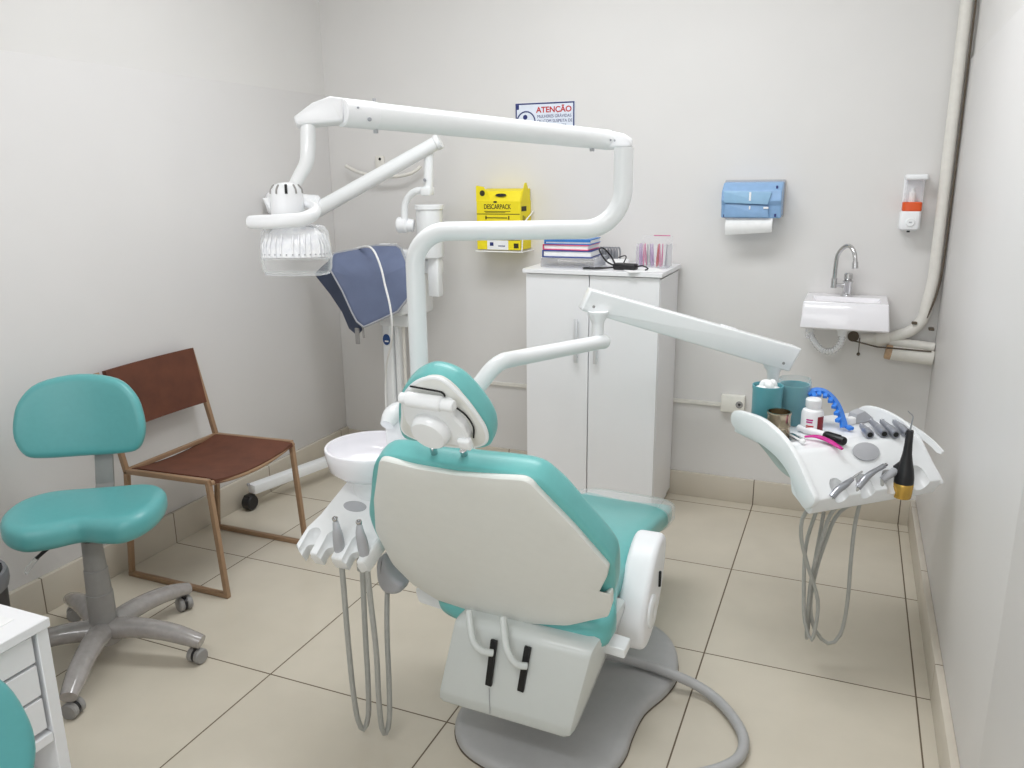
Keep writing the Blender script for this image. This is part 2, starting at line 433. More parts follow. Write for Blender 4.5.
def film_sections():
    rings = []
    for y, z, hw, th in [(.90, .385, .192, .10), (.95, .372, .190, .10), (1.05, .348, .185, .095), (1.10, .333, .176, .08), (1.115, .32, .15, .05)]:
        rings.append([chl(hw*math.copysign(abs(math.cos(a))**.42, math.cos(a))-.035*y, y, z-th/2+th/2*math.copysign(abs(math.sin(a))**.6, math.sin(a))) for a in [2*math.pi*k/40 for k in range(40)]])
    return rings
part('foot_cover', MB()._rings(film_sections(), False, True), 'film', chair, 'clear plastic sleeve over the foot end')
# seat frame under the cushion
part('seat_frame', MB().box(chl(0, .33, .335), (.34, .62, .06), .02, 3, None, -PSI), 'white', chair)
part('seat_bracket', MB().prism(round_loop([(-.03, .0), (.05, -.01), (.05, .03), (0, .05), (-.04, .04)], .012), -.02, .02, .004, frame((-0.962, 1.720, 0.359), (1, 0, 0), (0, 0, 1), (0, -1, 0))), 'white', chair)
# lift mechanism housing under the back of the seat
hx = round_loop([(-.02, .150), (-.028, .19), (-.012, .400), (.26, .400), (.25, .33), (.10, .205), (.03, .150)], [.02, .05, .03, .02, .04, .08, .02], 5)
HM = frame(V((-.655, 1.61, 0))-uu*.185, fw, zz, fw.cross(zz))
hm = MB()
rows = []
for i in range(13):
    t = i/12; x = -.185+.37*t+.0
    rows.append(x)
pr = [(.02, -.0), (.006, .006), (0, .02), (0, .35), (.006, .364), (.02, .37)]
HM = frame(V((-.648, 1.61, 0))-uu*.192, fw, zz, uu)
lift = MB().slab(hx, pr, HM)
for v in lift.bm.verts:      # slight taper: narrower and shifted towards the bottom
    k = (v.co.z-.40)/.25; v.co.x += .052*k
part('lift_housing', lift, 'housing', chair, 'light grey lift housing with two dark slots', sharp=40)
part('housing_seam', MB().bar((-0.735, 1.583, 0.240), (-0.734, 1.583, 0.167), .0012, .003, (0, 1, 0), 0), 'lgrey', chair)
for a, b in (((-0.721, 1.588, 0.373), (-0.736, 1.583, 0.248)), ((-0.633, 1.588, 0.375), (-0.651, 1.583, 0.254))):
    part('slot', MB().bar(a, b, .0165, .008, (0, -1, 0), .001), 'dark', chair)
for p in ([(-0.793, 1.600, 0.430), (-0.775, 1.572, 0.397), (-0.763, 1.562, 0.371), (-0.742, 1.562, 0.354), (-0.719, 1.575, 0.346)],
          [(-0.702, 1.600, 0.433), (-0.685, 1.572, 0.391), (-0.674, 1.562, 0.367), (-0.653, 1.562, 0.340), (-0.631, 1.575, 0.332)]):
    part('release_lever', MB().tube(smooth_path(p, .01), .0088, 12, True, .8), 'housing', chair)
# hinge cover on the chair's right side
hc = smooth_loop([(1.842, .280), (1.846, .33), (1.875, .385), (1.925, .440), (1.985, .483), (2.05, .500), (2.095, .48), (2.10, .43), (2.07, .35), (2.01, .28), (1.94, .248), (1.875, .247)], 4)
hcm = MB().slab([(p[0], p[1]) for p in hc], rprof(-.494, -.414, .016, .016, 4), frame((0, 0, 0), (0, 1, 0), (0, 0, 1), (1, 0, 0)))
hcp = part('hinge_cover', hcm, 'plastic', chair, 'tall rounded white hinge cover', sharp=50)
part('hinge_disc', MB().lathe([(.045, 0), (.045, .006), (.038, .010), (0.012, .010), (.008, .007), (.001, .007)], 28, frame((-.415, 1.925, .335), (0, 1, 0), (0, 0, 1), (1, 0, 0))), 'white', hcp)
part('hinge_latch', MB().box((-.412, 2.01, .388), (.008, .010, .045), .002), 'dark', hcp)
part('hinge_bracket', MB().prism(round_loop([(-.035, -.010), (.030, -.016), (.030, .010), (-.02, .016)], .006), -.03, .03, .005, frame((-0.461, 1.750, 0.325), (1, 0, 0), (0, 0, 1), (0, -1, 0))), 'white', chair)
# floor base plate and column
bp = smooth_loop([(-.896, 1.712), (-.86, 1.645), (-.80, 1.600), (-.70, 1.572), (-.60, 1.572), (-.51, 1.602), (-.450, 1.675), (-.430, 1.75), (-.432, 1.835), (-.425, 1.94), (-.387, 2.051), (-.376, 2.149), (-.410, 2.278), (-.477, 2.36), (-.60, 2.42), (-.74, 2.42), (-.85, 2.32), (-.895, 2.1), (-.90, 1.9), (-.905, 1.8)], 5)
bpl = part('base_plate', MB().slab(bp, [(.012, .0), (0, .002), (0, .018), (.004, .026), (.012, .03), (.03, .032)]), 'base', chair, 'grey pear-shaped floor plate', sharp=50)
part('base_rim', MB().slab(bp, [(.004, .0), (-.002, .001), (-.002, .004), (0, .005)]), 'gap', bpl)
part('lift_column', MB().lathe([(.11, .03), (.105, .05), (.085, .07), (.08, .31)], 36, Matrix.Translation(chl(-.08, .36, 0))), 'base', chair)
part('lift_arm', MB().bar(chl(-.05, .10, .30), chl(-.08, .36, .16), .18, .10, (0, 0, 1), .02), 'base', chair)
# head rest
HS = 1.022   # the headrest sits a little further from the viewer than the shell
HP0 = V((-.80*HS, 1.36*HS, 1.46-.56*HS))
def hmx(dy): return Matrix(((uu.x, vv.x, nn.x, HP0.x), (uu.y, vv.y, nn.y, HP0.y), (uu.z, vv.z, nn.z, HP0.z), (0, 0, 0, 1)))@Matrix.Scale(HS, 4)
HB = hmx(0)
plate = smooth_loop([(.022, .088), (.036, .140), (.058, .192), (.094, .230), (.132, .248), (.161, .243), (.188, .201), (.204, .157), (.209, .122), (.198, .092), (.160, .074), (.085, .068)], 5)
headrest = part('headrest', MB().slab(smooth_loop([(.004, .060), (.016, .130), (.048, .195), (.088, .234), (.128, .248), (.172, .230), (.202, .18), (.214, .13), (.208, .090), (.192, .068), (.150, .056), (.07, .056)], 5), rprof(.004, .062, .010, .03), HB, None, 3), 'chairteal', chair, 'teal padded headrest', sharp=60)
hpl = part('headrest_plate', MB().slab(plate, [(.006, -.006), (.001, -.004), (0, 0), (0, .008)], HB), 'shell', headrest, 'pale grey plate with a white rim')
part('plate_rim', MB().tube([HB@V((p[0], p[1], -.001)) for p in plate+plate[:1]], .004, 8, False), 'white', hpl)
def hb(p, w): return HB@V((p[0], p[1], w))
brk = round_loop([(.066, .212), (.168, .209), (.170, .178), (.182, .155), (.184, .126), (.178, .112), (.174, .100), (.076, .096), (.066, .115), (.056, .15)], [.01, .01, .02, .02, .02, .015, .01, .02, .02, .02])
part('headrest_bracket', MB().slab(brk, [(0, -.006), (0, -.022), (.004, -.026)], HB), 'white', headrest)
part('hinge_barrel', MB().cyl(hb((.084, .214), -.026), hb((.156, .211), -.026), .0145, bev=.003).cyl(hb((.070, .215), -.026), hb((.086, .214), -.026), .0105, bev=.002).cyl(hb((.155, .211), -.026), hb((.180, .209), -.026), .0115, bev=.002), 'white', headrest)
part('gap_line', MB().tube(smooth_path([hb((.085, .2265), -.006), hb((.12, .2255), -.008), hb((.150, .2225), -.008), hb((.156, .2150), -.010)], .006), .0018, 6), 'dark', headrest)
part('gap_line', MB().tube(smooth_path([hb((.172, .188), -.010), hb((.186, .170), -.010), hb((.192, .142), -.010), hb((.184, .112), -.010)], .006), .0018, 6), 'dark', headrest)
kn = MB(); KM = frame(hb((.114, .142), -.026), uu, vv, -nn)
kn.lathe([(.039, 0), (.039, .004), (.037, .018), (.033, .022), (.001, .023)], 36, KM)
knb = part('tension_knob', kn, 'white', headrest, 'round white tension knob')
part('clamp_block', MB().box((.174, .112, -.026), (.026, .024, .016), .004, 3, HB), 'white', headrest)
for u in (.078, .152):
    a = V((-0.764, 1.395, 0.924)) if u < .1 else V((-0.700, 1.405, 0.920))
    b = V((-0.773, 1.425, 0.875)) if u < .1 else V((-0.702, 1.430, 0.874))
    part('post_ring', MB().lathe([(.014, -.002), (.014, .002), (.009, .003), (.009, -.002)], 24, axis_frame(V((-0.770, 1.420, 0.883)) if u < .1 else V((-0.699, 1.425, 0.882)), (V((-0.770, 1.420, 0.883)) if u < .1 else V((-0.699, 1.425, 0.882)))+vv+nn*.6)), 'gap', headrest)
    part('headrest_post', MB().cyl(a, b, .0075, bev=.001), 'steel', headrest)
for px in ((-0.758, 1.395, 0.894), (-0.692, 1.405, 0.893)):
    pass

# ------------------------------------------------------------------ spittoon unit (left of the chair)
sp = thing('spittoon_unit', 'white dental water unit with round spittoon bowl left of the chair', 'dental unit', (-1.04, 1.84, .0))
bcx, bcy, bz = -1.125, 1.725, .775
part('unit_body', MB().box((-1.03, 1.90, .60), (.17, .20, .33), .03, 4).box((-.985, 1.95, .42), (.14, .12, .08), .02, 3).box((-1.06, 1.80, .655), (.18, .22, .05), .02, 3), 'white', sp)
bowl = part('bowl', MB().lathe([(.001, .088-.088), (.05, 0), (.094, .006), (.115, .030), (.1225, .072), (.125, .102), (.123, .106), (.118, .105), (.116, .075), (.106, .036), (.082, .018), (.03, .012), (.001, .010)], 48, Matrix.Translation((bcx, bcy, bz-.076))@Matrix.Diagonal((1, 1, .75, 1))), 'ceramic', sp, 'round white spittoon bowl', sharp=70)
part('drain', MB().lathe([(.018, .012), (.018, .0155), (.014, .0165), (.001, .0165)], 20, Matrix.Translation((bcx, bcy, bz-.076))@Matrix.Diagonal((1, 1, .75, 1))), 'satin', bowl)
part('bowl_neck', MB().lathe([(.064, -.05), (.068, -.02), (.080, 0.006)], 28, Matrix.Translation((bcx+.01, bcy, bz-.076))), 'white', sp)
# sloping holder shelf with four notches in its front edge
sx = V((1, 0, 0)); sd = V((0, -.84, -.545)).normalized(); sn = sx.cross(sd)
if sn.z < 0: sn = -sn
SO = V((-1.14, 1.70, .672))
SM = Matrix(((sx.x, sd.x, sn.x, SO.x), (sx.y, sd.y, sn.y, SO.y), (sx.z, sd.z, sn.z, SO.z), (0, 0, 0, 1)))
def shelf_outline():
    L = [(.13, -.05), (-.05, -.05), (-.060, .0), (-.082, .105), (-.100, .150), (-.103, .205)]
    xs = [(-.068, .014), (-.008, .017), (.066, .017)]
    for x, r in xs[:]:
        L += [(x-r, .222), (x-r, .197)]
        for k in range(1, 8):
            a = math.pi+math.pi*k/8
            L.append((x+r*math.cos(a), .197+r*math.sin(a)))
        L += [(x+r, .197), (x+r, .222)]
    L += [(.105, .215), (.125, .1)]
    return list(reversed(L))
lo = shelf_outline()
shelf = MB().slab(lo, [(.003, -.05), (0, -.046), (0, -.006), (.002, -.002), (.005, 0)], SM)
scoop = MB()
for x, r_ in ((-.068, .0195), (-.008, .0225), (.066, .0225)):
    scoop.slab([(x+r_*math.cos(a), (.166 if math.sin(a) < 0 else .250)+r_*math.sin(a)) for a in [2*math.pi*k/28 for k in range(28)]], [(.014, -.024), (.005, -.018), (.001, -.008), (0, .02)], SM)
shelf = boolean(shelf, scoop)
part('holder_shelf', shelf, 'white', sp, 'sloping white shelf with notches for suction handles', sharp=35)
part('shelf_badge', MB().lathe([(.034, 0), (.034, .0015), (.030, .0022), (.001, .0022)], 32, SM@Matrix.Translation((.005, .068, 0))@Matrix.Diagonal((1.0, .46, 1, 1))), 'lgrey', sp, 'grey oval touch pad')
# bowl filler spout behind the bowl
part('filler_spout', MB().box((-1.090, 1.800, 0.801), (.06, .05, .09), .015, 3).tube(smooth_path([(-1.081, 1.820, 0.841), (-1.087, 1.800, 0.854), (-1.091, 1.770, 0.848), (-1.090, 1.745, 0.831)], .008), [.024, .026, .024, .018], 16, True), 'white', sp)
for px in (0,):
    part('side_pod', MB().slab(smooth_loop([(-.030, .052), (-.016, .075), (.0, .072), (.012, .03), (.045, .005), (.04, -.018), (.018, -.03), (-.012, -.028), (-.03, -.0)], 4), rprof(-.025, .025, .012, .012, 3), frame((-1.074, 1.700, 0.409), (1, 0, 0), (0, 0, 1), (0, -1, 0))), 'lgrey', sp, 'grey suction hose pod')
# suction handles with their looping hoses
def suction(label, tip, body, path, grp):
    t = thing('suction_handle', label, 'suction handle', tuple(body[-1]), 0, grp)
    part('handle', MB().tube(smooth_path(body, .008), [.0075, .0125, .0145, .013, .009], 16), 'lgrey', t)
    part('nozzle_ring', MB().lathe([(.006, -.010), (.008, .0), (.0075, .003), (.004, .003), (.0035, -.002), (.001, -.002)], 20, axis_frame(tip, V(tip)+V((0.05, -.3, .8)))), 'steel', t)
    part('hose', MB().tube(smooth_path(path, .02), .0072, 12), 'hosegrey', t)
    return t
suction('grey suction handle in the middle notch of the spittoon shelf, hose looping to the floor', (-1.121, 1.535, 0.647),
        [(-1.120, 1.535, 0.639), (-1.114, 1.530, 0.621), (-1.116, 1.535, 0.597), (-1.118, 1.540, 0.562), (-1.120, 1.545, 0.524)],
        [(-1.119, 1.545, 0.548), (-1.120, 1.550, 0.446), (-1.118, 1.550, 0.304), (-1.113, 1.550, 0.158), (-1.107, 1.555, 0.065), (-1.098, 1.565, 0.032), (-1.087, 1.575, 0.072), (-1.085, 1.580, 0.176), (-1.091, 1.590, 0.316), (-1.095, 1.600, 0.468), (-1.095, 1.600, 0.539)], 'suction handles')
suction('grey suction handle in the notch beside the chair back, hose looping to the grey pod', (-1.052, 1.535, 0.650),
        [(-1.051, 1.535, 0.642), (-1.047, 1.530, 0.624), (-1.046, 1.535, 0.601), (-1.046, 1.540, 0.572), (-1.043, 1.545, 0.535)],
        [(-1.044, 1.545, 0.557), (-1.043, 1.550, 0.448), (-1.034, 1.550, 0.295), (-1.038, 1.555, 0.144), (-1.037, 1.560, 0.057), (-1.032, 1.570, 0.036), (-1.025, 1.580, 0.076), (-1.033, 1.600, 0.176), (-1.057, 1.640, 0.281), (-1.080, 1.685, 0.356), (-1.086, 1.700, 0.383)], 'suction handles')
part('hose_connector', MB().cyl((-1.096, 1.600, 0.482), (-1.095, 1.600, 0.544), .0125), 'hosegrey', sp)

# ------------------------------------------------------------------ operating light on its post
PD = 2.15
lt = thing('operating_light', 'white dental operating light on a long bent tube arm with wrapped handle', 'operating light', (-1.041, 1.836, 0.977))
a0 = V((-1.039, 1.838, 0.982)); corner = V((-1.070, 1.921, 1.325)); 
c2 = V((-0.559, 2.079, 1.324)); top = V((-0.577, 2.128, 1.527))
part('post', MB().tube(fillet_path([a0-V((0, 0, .40)), V((a0.x, a0.y, corner.z)), c2, V((c2.x, c2.y, top.z))], [.085, .10], 12), .0245, 24), 'white', lt, 'white bent tube post')
TA = V((-0.612, 2.119, 1.548)); TB = V((-0.956, 1.425, 1.585))
part('spring_arm', MB().cyl(TA, TB, .0252, .0265, bev=.003, n=28), 'white', lt, 'thick white spring arm')
d_ = (TB-TA).normalized()
part('arm_sleeve', MB().cyl(TB-d_*.075, TB+d_*.004, .0275, bev=.003, n=28), 'plastic', lt)
for f, zoff in ((.025, -.008), (.0, .012)):
    q = TB-d_*(.02+f)
    side = V((0, -1, 0)); side = (side-d_*side.dot(d_)).normalized()
    part('arm_screw', MB().cyl(q+side*.026+V((0, 0, zoff)), q+side*.0295+V((0, 0, zoff)), .004 if zoff < 0 else .002), 'satin', lt)
for q in (TA+d_*.005, TA+d_*.02):
    part('arm_screw', MB().cyl(q+side*.026, q+side*.0285, .0025), 'satin', lt)
for q, dz, rr in ((TA+d_*.06, -.028, .006), (TB-d_*.075, -.030, .005), (TB-d_*.075, .028, .0035)):
    part('arm_stop', MB().cyl(q+V((0, 0, dz-.004)), q+V((0, 0, dz+.006)), rr), 'lgrey', lt)
# end fittings: wedge-shaped knuckles
def knuckle(pts, D, th, name):
    P = [V(p) for p in pts]; o = P[0]; x = (P[1]-P[0]).normalized(); n = V((-.25, -.95, .1)).normalized(); n = (n-x*n.dot(x)).normalized(); y = n.cross(x)
    loop = [((p-o).dot(x), (p-o).dot(y)) for p in P]
    ar = sum(loop[i][0]*loop[(i+1) % len(loop)][1]-loop[(i+1) % len(loop)][0]*loop[i][1] for i in range(len(loop)))
    if ar < 0: loop = loop[::-1]
    lp = round_loop(loop, .006, 3)
    part(name, MB().slab(lp, rprof(-th/2, th/2, .006, .006, 3), frame(o, x, y, n)), 'plastic', lt, sharp=40)
knuckle([(-0.615, 2.111, 1.525), (-0.553, 2.138, 1.527), (-0.557, 2.142, 1.547), (-0.578, 2.137, 1.560), (-0.619, 2.122, 1.569)], 2.1, .040, 'elbow_fitting')
knuckle([(-1.026, 1.371, 1.557), (-0.953, 1.421, 1.564), (-0.953, 1.433, 1.609), (-0.981, 1.422, 1.611), (-1.006, 1.397, 1.599), (-1.030, 1.368, 1.574)], 1.6, .034, 'head_fitting')
dt = [(-1.010, 1.384, 1.559), (-1.006, 1.373, 1.514), (-1.004, 1.361, 1.487), (-1.008, 1.342, 1.464), (-1.010, 1.323, 1.442)]
part('down_tube', MB().tube(smooth_path(dt, .01), [.0145, .0145, .014, .0125, .0115], 20), 'white', lt)
LH = V((-1.014, 1.307, 1.388))
hd = MB().lathe([(.033, -.012), (.032, .0), (.0312, .040), (.0295, .052), (.023, .060), (.012, .064), (.001, .065)], 32, Matrix.Translation(LH))
part('lamp_head', hd, 'plastic', lt, 'white domed lamp head with dark vent slots')
for k in range(10):
    a = 2*math.pi*k/10-.93
    ca, sa_ = math.cos(a), math.sin(a)
    part('vent_slot', MB().tube([LH+V((ca*q, sa_*q, z)) for q, z in ((.0309, .044), (.0304, .049), (.0297, .0520), (.0264, .0568), (.0232, .0602))], .0026 if k == 0 else .0019, 8), 'dark' if k == 0 else 'grey', lt)
part('handle_bar', MB().tube(smooth_path([(-1.049, 1.240, 1.381), (-1.014, 1.238, 1.382), (-0.977, 1.248, 1.384), (-0.954, 1.270, 1.386), (-0.949, 1.297, 1.394), (-0.958, 1.318, 1.404), (-0.979, 1.328, 1.412), (-0.995, 1.328, 1.415)], .008), [.0125, .0135, .013, .0132, .013, .011, .009, .009], 18), 'plastic', lt, 'white handle bar wrapped in film')
part('handle_lug', MB().prism(round_loop([(-.012, .012), (.006, .012), (.006, -.012), (-.002, -.008)], .002), -.008, .008, .002, frame((-1.049, 1.299, 1.412), (1, 0, 0), (0, 0, 1), (0, -1, 0))), 'plastic', lt)
# lamp body: ribbed reflector inside a clear shield
fx = V((.93, .36, 0)).normalized(); fy = V((-.36, .93, 0)).normalized()
LB = V((-0.992, 1.294, 1.328))
LM = frame(LB, fx, fy, (0, 0, 1))@Matrix.Scale(.93, 4)
shape = smooth_loop([(-.063, -.030), (-.02, -.044), (.03, -.044), (.066, -.028), (.068, .02), (.03, .034), (-.03, .034), (-.066, .02)], 4)
rf = MB().slab(shape, [(.040, .047), (.028, .043), (.015, .030), (.005, .004), (.005, -.014), (.012, -.016)], LM)
part('reflector', rf, 'refl', lt, 'pale ribbed reflector block')
lm = MB()
for k in range(26):
    p = shape[int(k/26*len(shape))]; q = offset_loop(shape, .004)[int(k/26*len(shape))]; q2 = offset_loop(shape, .0150)[int(k/26*len(shape))]
    lm.tube([LM@V((q[0], q[1], -.014)), LM@V((q[0], q[1], .010)), LM@V((q2[0], q2[1], .032))], .0022, 6)
part('reflector_ribs', lm, 'refl', lt)
dk = MB()
for k in range(40):
    q = offset_loop(shape, .0015)[int(k/40*len(shape))]
    if q[1] < 0: dk.ball(LM@V((q[0], q[1], -.008)), .0016)
part('lamp_diodes', dk, 'lgrey', lt)
part('clear_shield', MB().slab(shape, [(.026, .050), (.012, .047), (.004, .036), (-.001, .004), (-.001, -.016), (-.001, -.0165), (0, -.040), (.006, -.050), (.016, -.053)], LM), 'clear', lt, 'clear plastic lamp shield', sharp=60)
ed = MB()
ed.tube([LM@V((p[0], p[1], -.0165)) for p in offset_loop(shape, -.001)+offset_loop(shape, -.001)[:1]], .0014, 6, False)
ed.tube([LM@V((p[0], p[1], -.050)) for p in offset_loop(shape, .006)+offset_loop(shape, .006)[:1]], .0013, 6, False)
part('shield_edge', ed, 'acrylic', lt)

# ------------------------------------------------------------------ instrument tray on its arm
ta = V((.743, .669, 0)); tw = V((-.669, .743, 0)); TO = V((-.045, 2.18, 0))
def tp(u, w, z): return TO+ta*u+tw*w+zz*z
TU = .462
tr = thing('instrument_tray', 'white dental delivery tray on a jointed arm by the right wall', 'dental tray', tuple(tp(.23, .2, .56)))
# arm
b0 = V((-0.885, 1.850, 0.913))
part('lower_arm', MB().tube(fillet_path([V((b0.x-.02, b0.y-.02, .74)), V((-0.887, 1.848, 0.911))+V((0, 0, .0)), V((-0.836, 1.892, 0.989)), V((-0.695, 2.390, 0.958))], [.12, .07], 8), .0218, 20).ball((-0.695, 2.390, 0.958), .0235, (1, 1, 1)), 'white', tr, 'white bent lower arm tube')
J = V((-0.711, 2.385, 0.963)); J2 = V((-0.719, 2.405, 1.047))
part('arm_joint', MB().cyl((J.x, J.y, J.z+.01), (J.x, J.y, J2.z+.0), .0185).lathe([(.0195, -.030), (.020, -.026), (.032, -.004), (.032, .006)], 24, Matrix.Translation((J.x, J.y, J2.z))), 'white', tr)
UA, UB = V((-0.766, 2.397, 1.089)), V((-0.160, 2.706, 0.882))
uax = (UB-UA).normalized(); ul = (UB-UA).length
uz = (zz-uax*uax.dot(zz)).normalized(); uy = uz.cross(uax)
UM = frame(UA, uax, uy, uz)
al = round_loop([(.0, -.034), (ul, -.042), (ul+.014, .040), (.012, .036)], .006, 3)
part('upper_arm', MB().slab(al, rprof(-.034, .034, .006, .006, 3), frame(UA, uax, uz, -uy)), 'white', tr, 'flat white upper arm')
part('arm_cap', MB().box((ul*.68, 0, .0385), (.05, .035, .006), .002, 2, UM), 'plastic', tr)
for t in (.035, ul-.03):
    q = UM@V((t, -.035 if uy.y > 0 else .035, -.012 if t < .1 else -.02)); part('arm_screw', MB().cyl(q-uy*.001*(1 if uy.y > 0 else -1), q+uy*.002*(1 if uy.y > 0 else -1), .0045), 'grey', tr)
K = UM@V((ul-.045, 0, -.03))
part('tray_pivot', MB().lathe([(.032, .008), (.032, -.012), (.02, -.03), (.018, -.05)], 24, Matrix.Translation(K)).cyl((K.x, K.y, K.z-.04), (K.x, K.y, .672), .018).bar((K.x, K.y, .676), tuple(tp(.22, .33, .676)), .07, .018, (0, 0, 1), .004), 'plastic', tr)
# tray body
bl = round_loop([(.385, .684), (.385, .700), (.105, .708), (.0, .604), (.022, .553), (.10, .590), (.125, .682)], [.006, .006, .03, .006, .01, .02, .02], 4)
TMx = frame(TO, tw, zz, ta)   # x = depth w, y = z, z = u
body = MB().slab(bl, [(.003, .012), (0, .016), (0, TU-.016), (.003, TU-.012)], TMx)
cut = MB()
notches = [(.100, .024), (.190, .025), (.282, .026), (.380, .028)]
fd = V((0, 0, 0))+(tw*(.095)+zz*(.099)).normalized()      # up the front slope
fnrm = (tw*(-.099)+zz*(.095)).normalized()
for u, r in notches:
    s0 = tp(u, 0.0, .604)+fnrm*.002
    cut.lathe([(r, -.06), (r, .030), (r*.86, .044), (r*.5, .054), (.001, .057)], 28, frame(s0, ta, fnrm.cross(fd)*-1 if False else fnrm, fd))
body = boolean(body, cut)
part('tray_body', body, 'white', tr, 'white moulded tray body with four handpiece notches', sharp=30)
for u, r in notches:
    pass
side = [(.385, .720), (.372, .757), (.30, .768), (.235, .769), (.170, .755), (.120, .735), (.08, .708), (.045, .675), (.012, .640), (-.012, .615), (-.002, .590), (.030, .574), (.062, .602), (.092, .640), (.143, .672), (.21, .690), (.287, .698), (.345, .697)]
sl = smooth_loop(list(reversed(side)), 3)
def side_panel(u0, u1, flare):
    def w_(x, y, z): return (x, y, z+flare*max(0, (.15-x))**1.5)
    mb = MB().slab(sl, [(.006, u0), (.001, u0+.002), (0, u0+.005), (0, u1-.005), (.001, u1-.002), (.006, u1)], TMx, None)
    return mb
def slot_cut(u0, u1):
    L = smooth_loop([(.275, .702), (.22, .690), (.165, .668), (.138, .645), (.16, .652), (.21, .668), (.255, .688)], 4)
    return MB().slab(L, [(0, u0), (0, u1)], TMx)
lpn = part('side_panel', side_panel(-.004, .016, 0), 'white', tr, 'curved white side panel with a slot grip', sharp=40)
gl = smooth_loop([(.287, .700), (.22, .668), (.16, .640), (.112, .632), (.10, .650), (.143, .676), (.21, .694)], 4)
part('grip_recess', MB().slab(gl, [(.002, .010), (0, .012), (0, .022)], TMx), 'griprecess', lpn, 'grey-green grip recess under the panel')
side = [(.345, .700), (.340, .728), (.30, .745), (.235, .748), (.170, .738), (.130, .722), (.095, .700), (.045, .645), (.0, .600), (.01, .585), (.05, .560), (.2, .60), (.345, .645)]
sl = smooth_loop(list(reversed(side)), 3)
part('side_panel', side_panel(TU-.016, TU-.002, 0), 'white', tr, 'curved white side panel nearest the right wall', sharp=40)
# the outer grip that swings forward of the right panel
part('side_grip', MB().sheet([[(0.166, 2.639, 0.736), (0.174, 2.631, 0.715)], [(0.202, 2.605, 0.726), (0.209, 2.595, 0.705)], [(0.234, 2.576, 0.715), (0.238, 2.568, 0.693)], [(0.262, 2.547, 0.700), (0.262, 2.545, 0.680)], [(0.281, 2.528, 0.686), (0.276, 2.532, 0.669)], [(0.290, 2.520, 0.677), (0.286, 2.523, 0.668)]], .007), 'white', tr, 'white grip flap on the right side')
part('touch_pad', MB().lathe([(.033, -.001), (.033, .0014), (.030, .002), (.001, .002)], 32, frame(tp(.244, .081, .6885)+fnrm*.0015, ta, fd, fnrm)@Matrix.Diagonal((1.36, .86, 1, 1))), 'lgrey', tr, 'grey oval touch pad')
part('tray_mat', MB().box((0, 0, 0), (TU-.06, .24, .004), .0015, 2, frame(tp(.235, .245, .7045), ta, tw, zz)), 'plastic', tr)

# hand instruments and their hoses hanging under the tray
def instrument(name, label, pts, rad, material, hose, tip=None, extra=None):
    t = thing(name, label, 'dental handpiece', tuple(pts[0]), 0, 'handpieces on the tray front')
    part('body', MB().tube(smooth_path(pts, .008), rad, 16), material, t)
    if tip: part('tip', MB().tube(smooth_path(tip[0], .006), tip[1], 10), 'steel', t)
    part('hose', MB().tube(smooth_path(hose, .02), .0056, 10), 'hosegrey', t)
    return t
def ns(u, s, h=.004): return tp(u, .095*s, .604+.099*s)+fnrm*h      # point on the front slope
instrument('air_syringe', 'slim metal syringe handle in the tray notch nearest the curved side panel', [(0.004, 2.225, 0.607), (0.017, 2.242, 0.623), (0.036, 2.266, 0.634), (0.051, 2.291, 0.642)], [.009, .010, .010, .006], 'satin',
           [(0.004, 2.227, 0.606), (0.004, 2.265, 0.592), (-0.060, 2.270, 0.535), (-0.068, 2.280, 0.459), (-0.043, 2.300, 0.358), (-0.015, 2.320, 0.270), (-0.005, 2.320, 0.213), (-0.014, 2.320, 0.112), (-0.038, 2.330, 0.161), (-0.049, 2.340, 0.259), (-0.054, 2.350, 0.399), (-0.031, 2.350, 0.526)],
           ([(0.048, 2.288, 0.641), (0.062, 2.304, 0.651), (0.075, 2.322, 0.656)], [.004, .003, .0028]))
instrument('high_speed_handpiece', 'grey turbine handpiece with a bright head lying across the second tray notch', [(0.068, 2.300, 0.615), (0.082, 2.318, 0.634), (0.099, 2.339, 0.648), (0.119, 2.362, 0.657), (0.131, 2.378, 0.661)], [.009, .011, .009, .0065, .0075], 'satin',
           [(0.068, 2.300, 0.615), (0.055, 2.286, 0.595), (0.008, 2.300, 0.534), (-0.012, 2.320, 0.436), (-0.030, 2.340, 0.312), (-0.033, 2.350, 0.191), (-0.030, 2.360, 0.092), (-0.028, 2.370, 0.148), (-0.031, 2.380, 0.259), (-0.022, 2.390, 0.387), (-0.014, 2.380, 0.498)],
           ([(0.130, 2.375, 0.662), (0.137, 2.389, 0.662)], [.006, .0055]))
instrument('micromotor_handpiece', 'grey micromotor in the third tray notch beneath the bright turbine head', [(0.129, 2.366, 0.623), (0.144, 2.378, 0.634), (0.159, 2.395, 0.642), (0.169, 2.406, 0.647)], [.009, .0115, .0115, .010], 'lgrey',
           [(0.129, 2.366, 0.623), (0.121, 2.346, 0.599), (0.029, 2.360, 0.513), (-0.001, 2.360, 0.420), (-0.022, 2.360, 0.304), (-0.027, 2.360, 0.204), (-0.008, 2.370, 0.118), (0.032, 2.380, 0.076), (0.063, 2.390, 0.106), (0.074, 2.400, 0.204), (0.072, 2.400, 0.351), (0.073, 2.400, 0.463), (0.082, 2.400, 0.549)])
cl = thing('curing_light', 'black curing light wand with a gold base standing in the last tray notch', 'curing light', tuple(tp(.393, -.03, .575)))
q0, q1 = tp(.372, -.012, .56), tp(.372, -.012, .70)
wb = V((0.187, 2.400, 0.567)); wt = V((0.188, 2.400, 0.766))
wd = (wt-wb).normalized(); wl = (wt-wb).length; WM = axis_frame(wb, wt)
part('gold_base', MB().lathe([(.0225, 0), (.0245, .004), (.0262, .03), (.0262, .044), (.025, .046)], 28, WM), 'gold', cl, 'translucent gold base')
